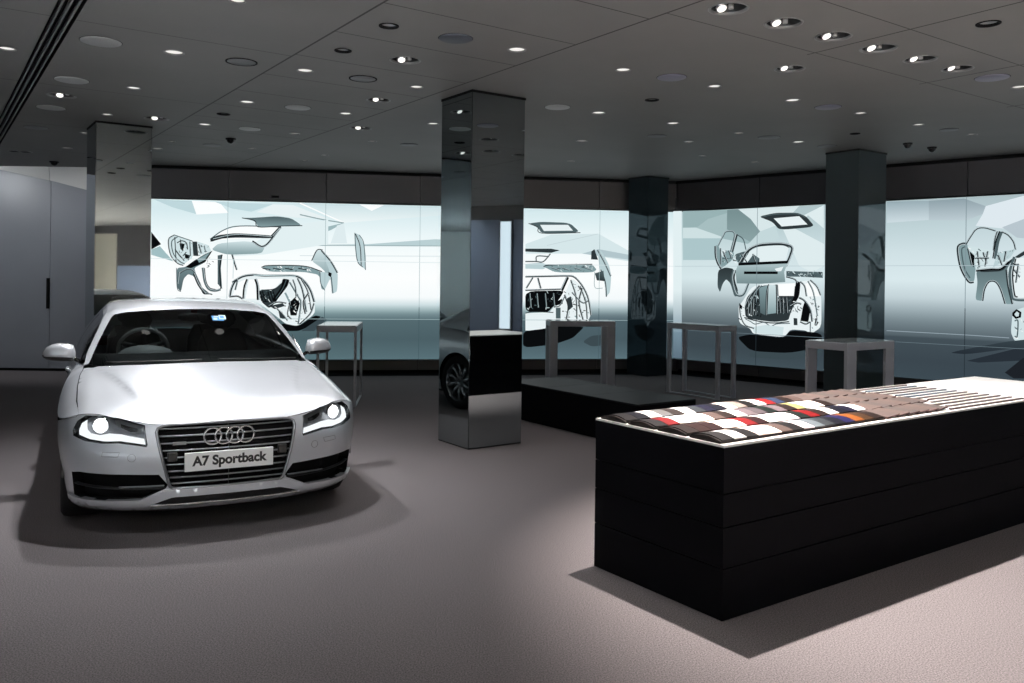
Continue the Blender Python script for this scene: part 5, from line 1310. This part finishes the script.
# ---- mirrors
for s_ in (1, -1):
    b = BM(); n = 20; rings = []
    # stations from the root outwards: (x, centre y, centre z, half depth, half height)
    st = [(.855, 1.64, 1.012, .03, .02), (.872, 1.645, 1.02, .066, .056), (.91, 1.65, 1.026, .078, .060), (.96, 1.66, 1.029, .080, .062), (1.01, 1.672, 1.027, .072, .055), (1.045, 1.685, 1.022, .056, .043), (1.064, 1.695, 1.016, .034, .026), (1.074, 1.70, 1.013, .012, .010)]
    for x, yc, zc_, hd, hh in st:
        rg = []
        for k in range(n):
            a = 2 * math.pi * k / n; ca, sa = math.cos(a), math.sin(a)
            yy = yc - hd * math.copysign(abs(ca) ** .8, ca); zz_ = zc_ - .006 + 1.18 * hh * math.copysign(abs(sa) ** .75, sa) * (1.0 if sa > 0 else .85)
            rg.append(b.verts.new((s_ * x, yy, zz_)))
        rings.append(rg)
    for A_, B_ in zip(rings[:-1], rings[1:]):
        for k in range(n):
            j = (k + 1) % n; f = b.faces.new((A_[k], A_[j], B_[j], B_[k])); f.smooth = True
            zc_ = sum(v.co.z for v in f.verts) / 4; xm = abs(sum(v.co.x for v in f.verts) / 4)
            f.material_index = 1 if zc_ < np.interp(xm, [.86, 1.07], [.988, 1.006]) else 0
    b.faces.new(rings[0][::-1]); b.faces.new(rings[-1])
    bmesh.ops.recalc_face_normals(b, faces=b.faces)
    m_ = obj('door_mirror', b, [M_paint, M_cblack], car)
    b = BM(); tube(b, [(s_ * .80, 1.66, .945), (s_ * .845, 1.66, .965), (s_ * .885, 1.655, .992)], [.030, .026, .024], 10, squash=.55); obj('mirror_foot', b, M_gloss, m_, True)
    b = BM(); quad(b, (s_ * .885, 1.727, .985), (s_ * 1.045, 1.742, .99), (s_ * 1.04, 1.742, 1.055), (s_ * .89, 1.727, 1.072)); obj('mirror_glass', b, M_chrome, m_)
    b = BM(); quad(b, (s_ * .835, 1.60, .94), (s_ * .835, 1.86, .955), (s_ * .765, 1.80, 1.13), (s_ * .80, 1.66, 1.0)); obj('mirror_triangle', b, M_gloss, m_)

# ---- cabin
b = BM()
for (x, y, z) in [(0, 0, 0)]: pass
pr = [(1.36, .90), (1.50, .985), (1.75, 1.0), (1.93, .985), (1.97, .93), (1.95, .70), (1.90, .45)]
A_ = [b.verts.new((-.74, y, z)) for y, z in pr]; B_ = [b.verts.new((.74, y, z)) for y, z in pr]
for i in range(len(pr) - 1): b.faces.new((A_[i], A_[i + 1], B_[i + 1], B_[i]))
obj('dashboard', b, M_int, car, True)
b = BM(); cowl_ = [(math.cos(a), math.sin(a)) for a in np.linspace(0, math.pi, 14)]
A_ = [b.verts.new((-.37 + .20 * c_, 1.72, .985 + .075 * s2)) for c_, s2 in cowl_]; B_ = [b.verts.new((-.37 + .17 * c_, 1.95, .985 + .06 * s2)) for c_, s2 in cowl_]
for i in range(13): b.faces.new((A_[i], B_[i], B_[i + 1], A_[i + 1]))
b.faces.new(A_); obj('instrument_hood', b, M_intg, car, True)
sw = Matrix.Translation((-.37, 2.08, 1.0)) @ Matrix.Rotation(math.radians(-66), 4, 'X')
b = BM(); tube(b, [sw @ Vector((.185 * math.cos(a), .185 * math.sin(a), 0)) for a in np.linspace(0, 2 * math.pi, 41)[:-1]], .016, 8, closed=True)
stw = obj('steering_wheel', b, M_intg, car, True)
b = BM()
for a in (math.radians(200), math.radians(-20), math.radians(-90)): tube(b, [sw @ Vector((.05 * math.cos(a), .05 * math.sin(a), .01)), sw @ Vector((.18 * math.cos(a), .18 * math.sin(a), 0))], [.026, .016], 6)
lathe(b, [(0, .02), (.06, .016), (.075, -.01)], 20, M=sw); obj('wheel_hub', b, M_int, stw, True)
def seat(x, y):
    b = BM(); rings = []
    # profile of the seat as (y, z, half width, half thickness)
    st = [(0, .52, .24, .09), (.30, .50, .25, .10), (.46, .55, .24, .09), (.56, .75, .24, .08), (.64, .98, .22, .075), (.68, 1.10, .16, .06)]
    for k, (dy, z, hw, ht) in enumerate(st):
        tl_ = math.radians([0, 5, 45, 72, 76, 78][k])
        rg = []
        for j in range(14):
            a = 2 * math.pi * j / 14; cx2, sx2 = math.copysign(abs(math.cos(a)) ** .6, math.cos(a)), math.copysign(abs(math.sin(a)) ** .6, math.sin(a))
            rg.append(b.verts.new((x + hw * cx2, y + dy - math.sin(tl_) * ht * sx2, z + math.cos(tl_) * ht * sx2)))
        rings.append(rg)
    for A2, B2 in zip(rings[:-1], rings[1:]):
        for j in range(14): b.faces.new((A2[j], A2[(j + 1) % 14], B2[(j + 1) % 14], B2[j]))
    b.faces.new(rings[0][::-1]); b.faces.new(rings[-1])
    s0 = obj('seat', b, M_int, car, True)
    b = BM(); M_ = Matrix.Translation((x, y + .73, 1.195)) @ Matrix.Diagonal((.135, .06, .095, 1))
    lathe(b, [(0, -1), (.5, -.87), (.87, -.5), (1, 0), (.87, .5), (.5, .87), (0, 1)], 16, M=M_); obj('headrest', b, M_int, s0, True)
for x, y in ((-.37, 2.30), (.37, 2.30), (-.37, 3.15), (.37, 3.15)): seat(x, y)
b = BM(); cbox(b, (0, 2.9, .40), (1.5, 3.2, .04)); obj('cabin_floor', b, M_int, car)
b = BM()
q = [(0, 2.16), (.55, 2.13), (.56, 2.6), (.55, 3.6), (0, 3.66)]
P, T_ = cdt(q + [(-x, y) for x, y in q[::-1][1:-1]], [], .12)
mesh_obj('headlining', np.stack([P[:, 0], P[:, 1], RF(P[:, 0], P[:, 1]) - .035], -1), T_, M_int, car, flip=True)
b.free()
b = BM(); M_ = Matrix.Translation((0, 2.03, 1.262)) @ Matrix.Diagonal((.12, .022, .036, 1)); lathe(b, [(0, -1), (.6, -.85), (.95, -.4), (.95, .4), (.6, .85), (0, 1)], 16, M=M_); obj('rear_view_mirror', b, M_cblack, car, True)
# blue and white paper sticker behind the screen, right of the mirror
M_stick = mat('sticker_blue', rgb(36, 110, 165), .5); M_stickw = mat('sticker_white', rgb(165, 180, 186), .5)
def on_screen(x, y, o_=-.006): return Vector((x, y, float(RF(x, y)) + o_))
b = BM(); 
def spatch(x0, x1, y0, y1, mi, o_=.004):
    quad(b, on_screen(x0, y0, o_), on_screen(x1, y0, o_), on_screen(x1, y1, o_), on_screen(x0, y1, o_), mi)
spatch(.135, .225, 1.84, 1.92, 0); spatch(.19, .245, 1.86, 1.935, 1, .005); spatch(.145, .175, 1.85, 1.885, 1, .005); spatch(.20, .23, 1.88, 1.915, 0, .006); spatch(.15, .185, 1.895, 1.915, 1, .006)
obj('windscreen_sticker', b, [M_stick, M_stickw], ws)
# ------------------------------------------------------------------ lights
def spot(name, loc, tgt, power, size, blend=.5, rad=.05, col=(1, .95, .9)):
    l = bpy.data.lights.new(name, 'SPOT'); l.energy = power; l.spot_size = math.radians(size); l.spot_blend = blend; l.shadow_soft_size = rad; l.color = col
    o = bpy.data.objects.new(name, l); COL.objects.link(o); o.location = loc
    d = Vector(tgt) - Vector(loc); o.rotation_euler = d.to_track_quat('-Z', 'Y').to_euler()
    return o
for k, c, r, lab in FIT:
    if k == 'S':
        if 'midway between' in lab or 'above the second' in lab or 'largest pale' in lab or 'cut by the top' in lab: continue       # dimmed over the car
        far = c.y > 9.0
        spot('downlight_beam', (c.x, c.y, H - .012), (c.x, c.y, 0), 11 if far else 36, 100, .9, .05, (1, .95, .93))
# the spots of the row over the counter
spot('row_spot_beam', G(3.76, 3.70, H - .02), G(4.9, 2.3, .0), 2050, 92, .8, .03, (1, .90, .85))
spot('row_spot_beam', G(3.22, 3.72, H - .02), G(3.5, 3.1, .83), 60, 70, .8, .03, (1, .95, .92))  # unseen next spot of the row, added to brighten the counter's near end
for s_ in (4.84, 5.92, 6.99): spot('row_spot_beam', G(s_, 3.68, H - .02), G(s_ + .3, 3.15, .8), 90, 80, .6, .03, (1, .95, .92))
# recessed spots trained on the car
cw_ = lambda x, y, z: Vector((Pc[0] + x * math.cos(Pc[2]) - y * math.sin(Pc[2]), Pc[1] + x * math.sin(Pc[2]) + y * math.cos(Pc[2]), z))
BS = [c for k, c, r, lab in FIT if k == 'B']
SS = {lab: c for k, c, r, lab in FIT if k == 'S'}
c = SS['downlight between the largest pale ceiling disc and the round sprinkler plate']; spot('car_light_beam', (c.x, c.y, H - .012), (c.x, c.y, 0), 400, 100, .8, .04, (.97, .98, 1))
c = SS['lit downlight cut by the top edge of the picture, above the sprinkler plate']; spot('car_light_beam', (c.x, c.y, H - .012), cw_(.1, .15, .6), 300, 94, .8, .04, (.97, .98, 1))
for c, tx, ty, pw in ((BS[8], .2, 1.2, 60), (BS[11], .0, 1.6, 60)):
    spot('car_spot_beam', (c.x, c.y, H - .02), cw_(tx, ty, .9), pw, 56, .8, .05, (1, .98, .97))
# fill beams added to brighten the grey wall and the room's right side
spot('wall_fill_beam', (-9.5, 12.0, H - .02), (-8.6, YL, 1.7), 150, 110, .8, .06, (.92, .96, 1))
spot('wall_fill_beam', (-6.9, 12.3, H - .02), (-6.8, YL, 1.5), 60, 110, .8, .06, (.95, .97, 1))
for y in (5.5, 2.5, -.5): spot('wall_fill_beam', (XR - 1.3, y, H - .02), (XR, y, 1.3), 120, 110, .8, .06, (.9, .95, 1))
spot('car_spot_beam', (-.9, 2.0, H - .02), cw_(0, .05, .62), 230, 27, .8, .05, (.95, .98, 1))  # unseen beam added in front to brighten the car's nose
# unseen fill beams added above the frame to lift the near floor
for x, y, pw in ((2.0, 2.0, 70), (3.4, .8, 80), (4.4, 2.4, 70), (6.4, 1.4, 50), (7.6, 3.6, 40)):
    spot('downlight_beam', (x, y, H - .012), (x, y, 0), pw, 110, .9, .05, (1, .96, .94))
# strong beams added behind the viewer, bounced off the pale floor as fill
for x in (-9, -5.5, -2, 1.5, 5, 8.5):
    for y in (-2.2, -5.2): spot('bounce_beam', (x, y, H - .02), (x, y, 0), 8500 if x > 0 else 5600, 84, .5, .04, (1, .92, .86) if x > 0 else (.78, .89, 1))
w = bpy.data.worlds.new('world'); SC.world = w; w.use_nodes = True
w.node_tree.nodes['Background'].inputs[0].default_value = (.75, .85, 1, 1); w.node_tree.nodes['Background'].inputs[1].default_value = .02
vs = SC.view_settings; vs.view_transform = 'Standard'; vs.look = 'None'; vs.exposure = 0; vs.gamma = 1; vs.use_curve_mapping = False
SC.cycles.use_denoising = True
try: SC.cycles.denoiser = 'OPENIMAGEDENOISE'
except Exception: pass
SC.cycles.max_bounces = 8; SC.cycles.diffuse_bounces = 4; SC.cycles.glossy_bounces = 5; SC.cycles.transparent_max_bounces = 12
SC.cycles.sample_clamp_indirect = 4.0
SC.cycles.caustics_reflective = False; SC.cycles.caustics_refractive = False
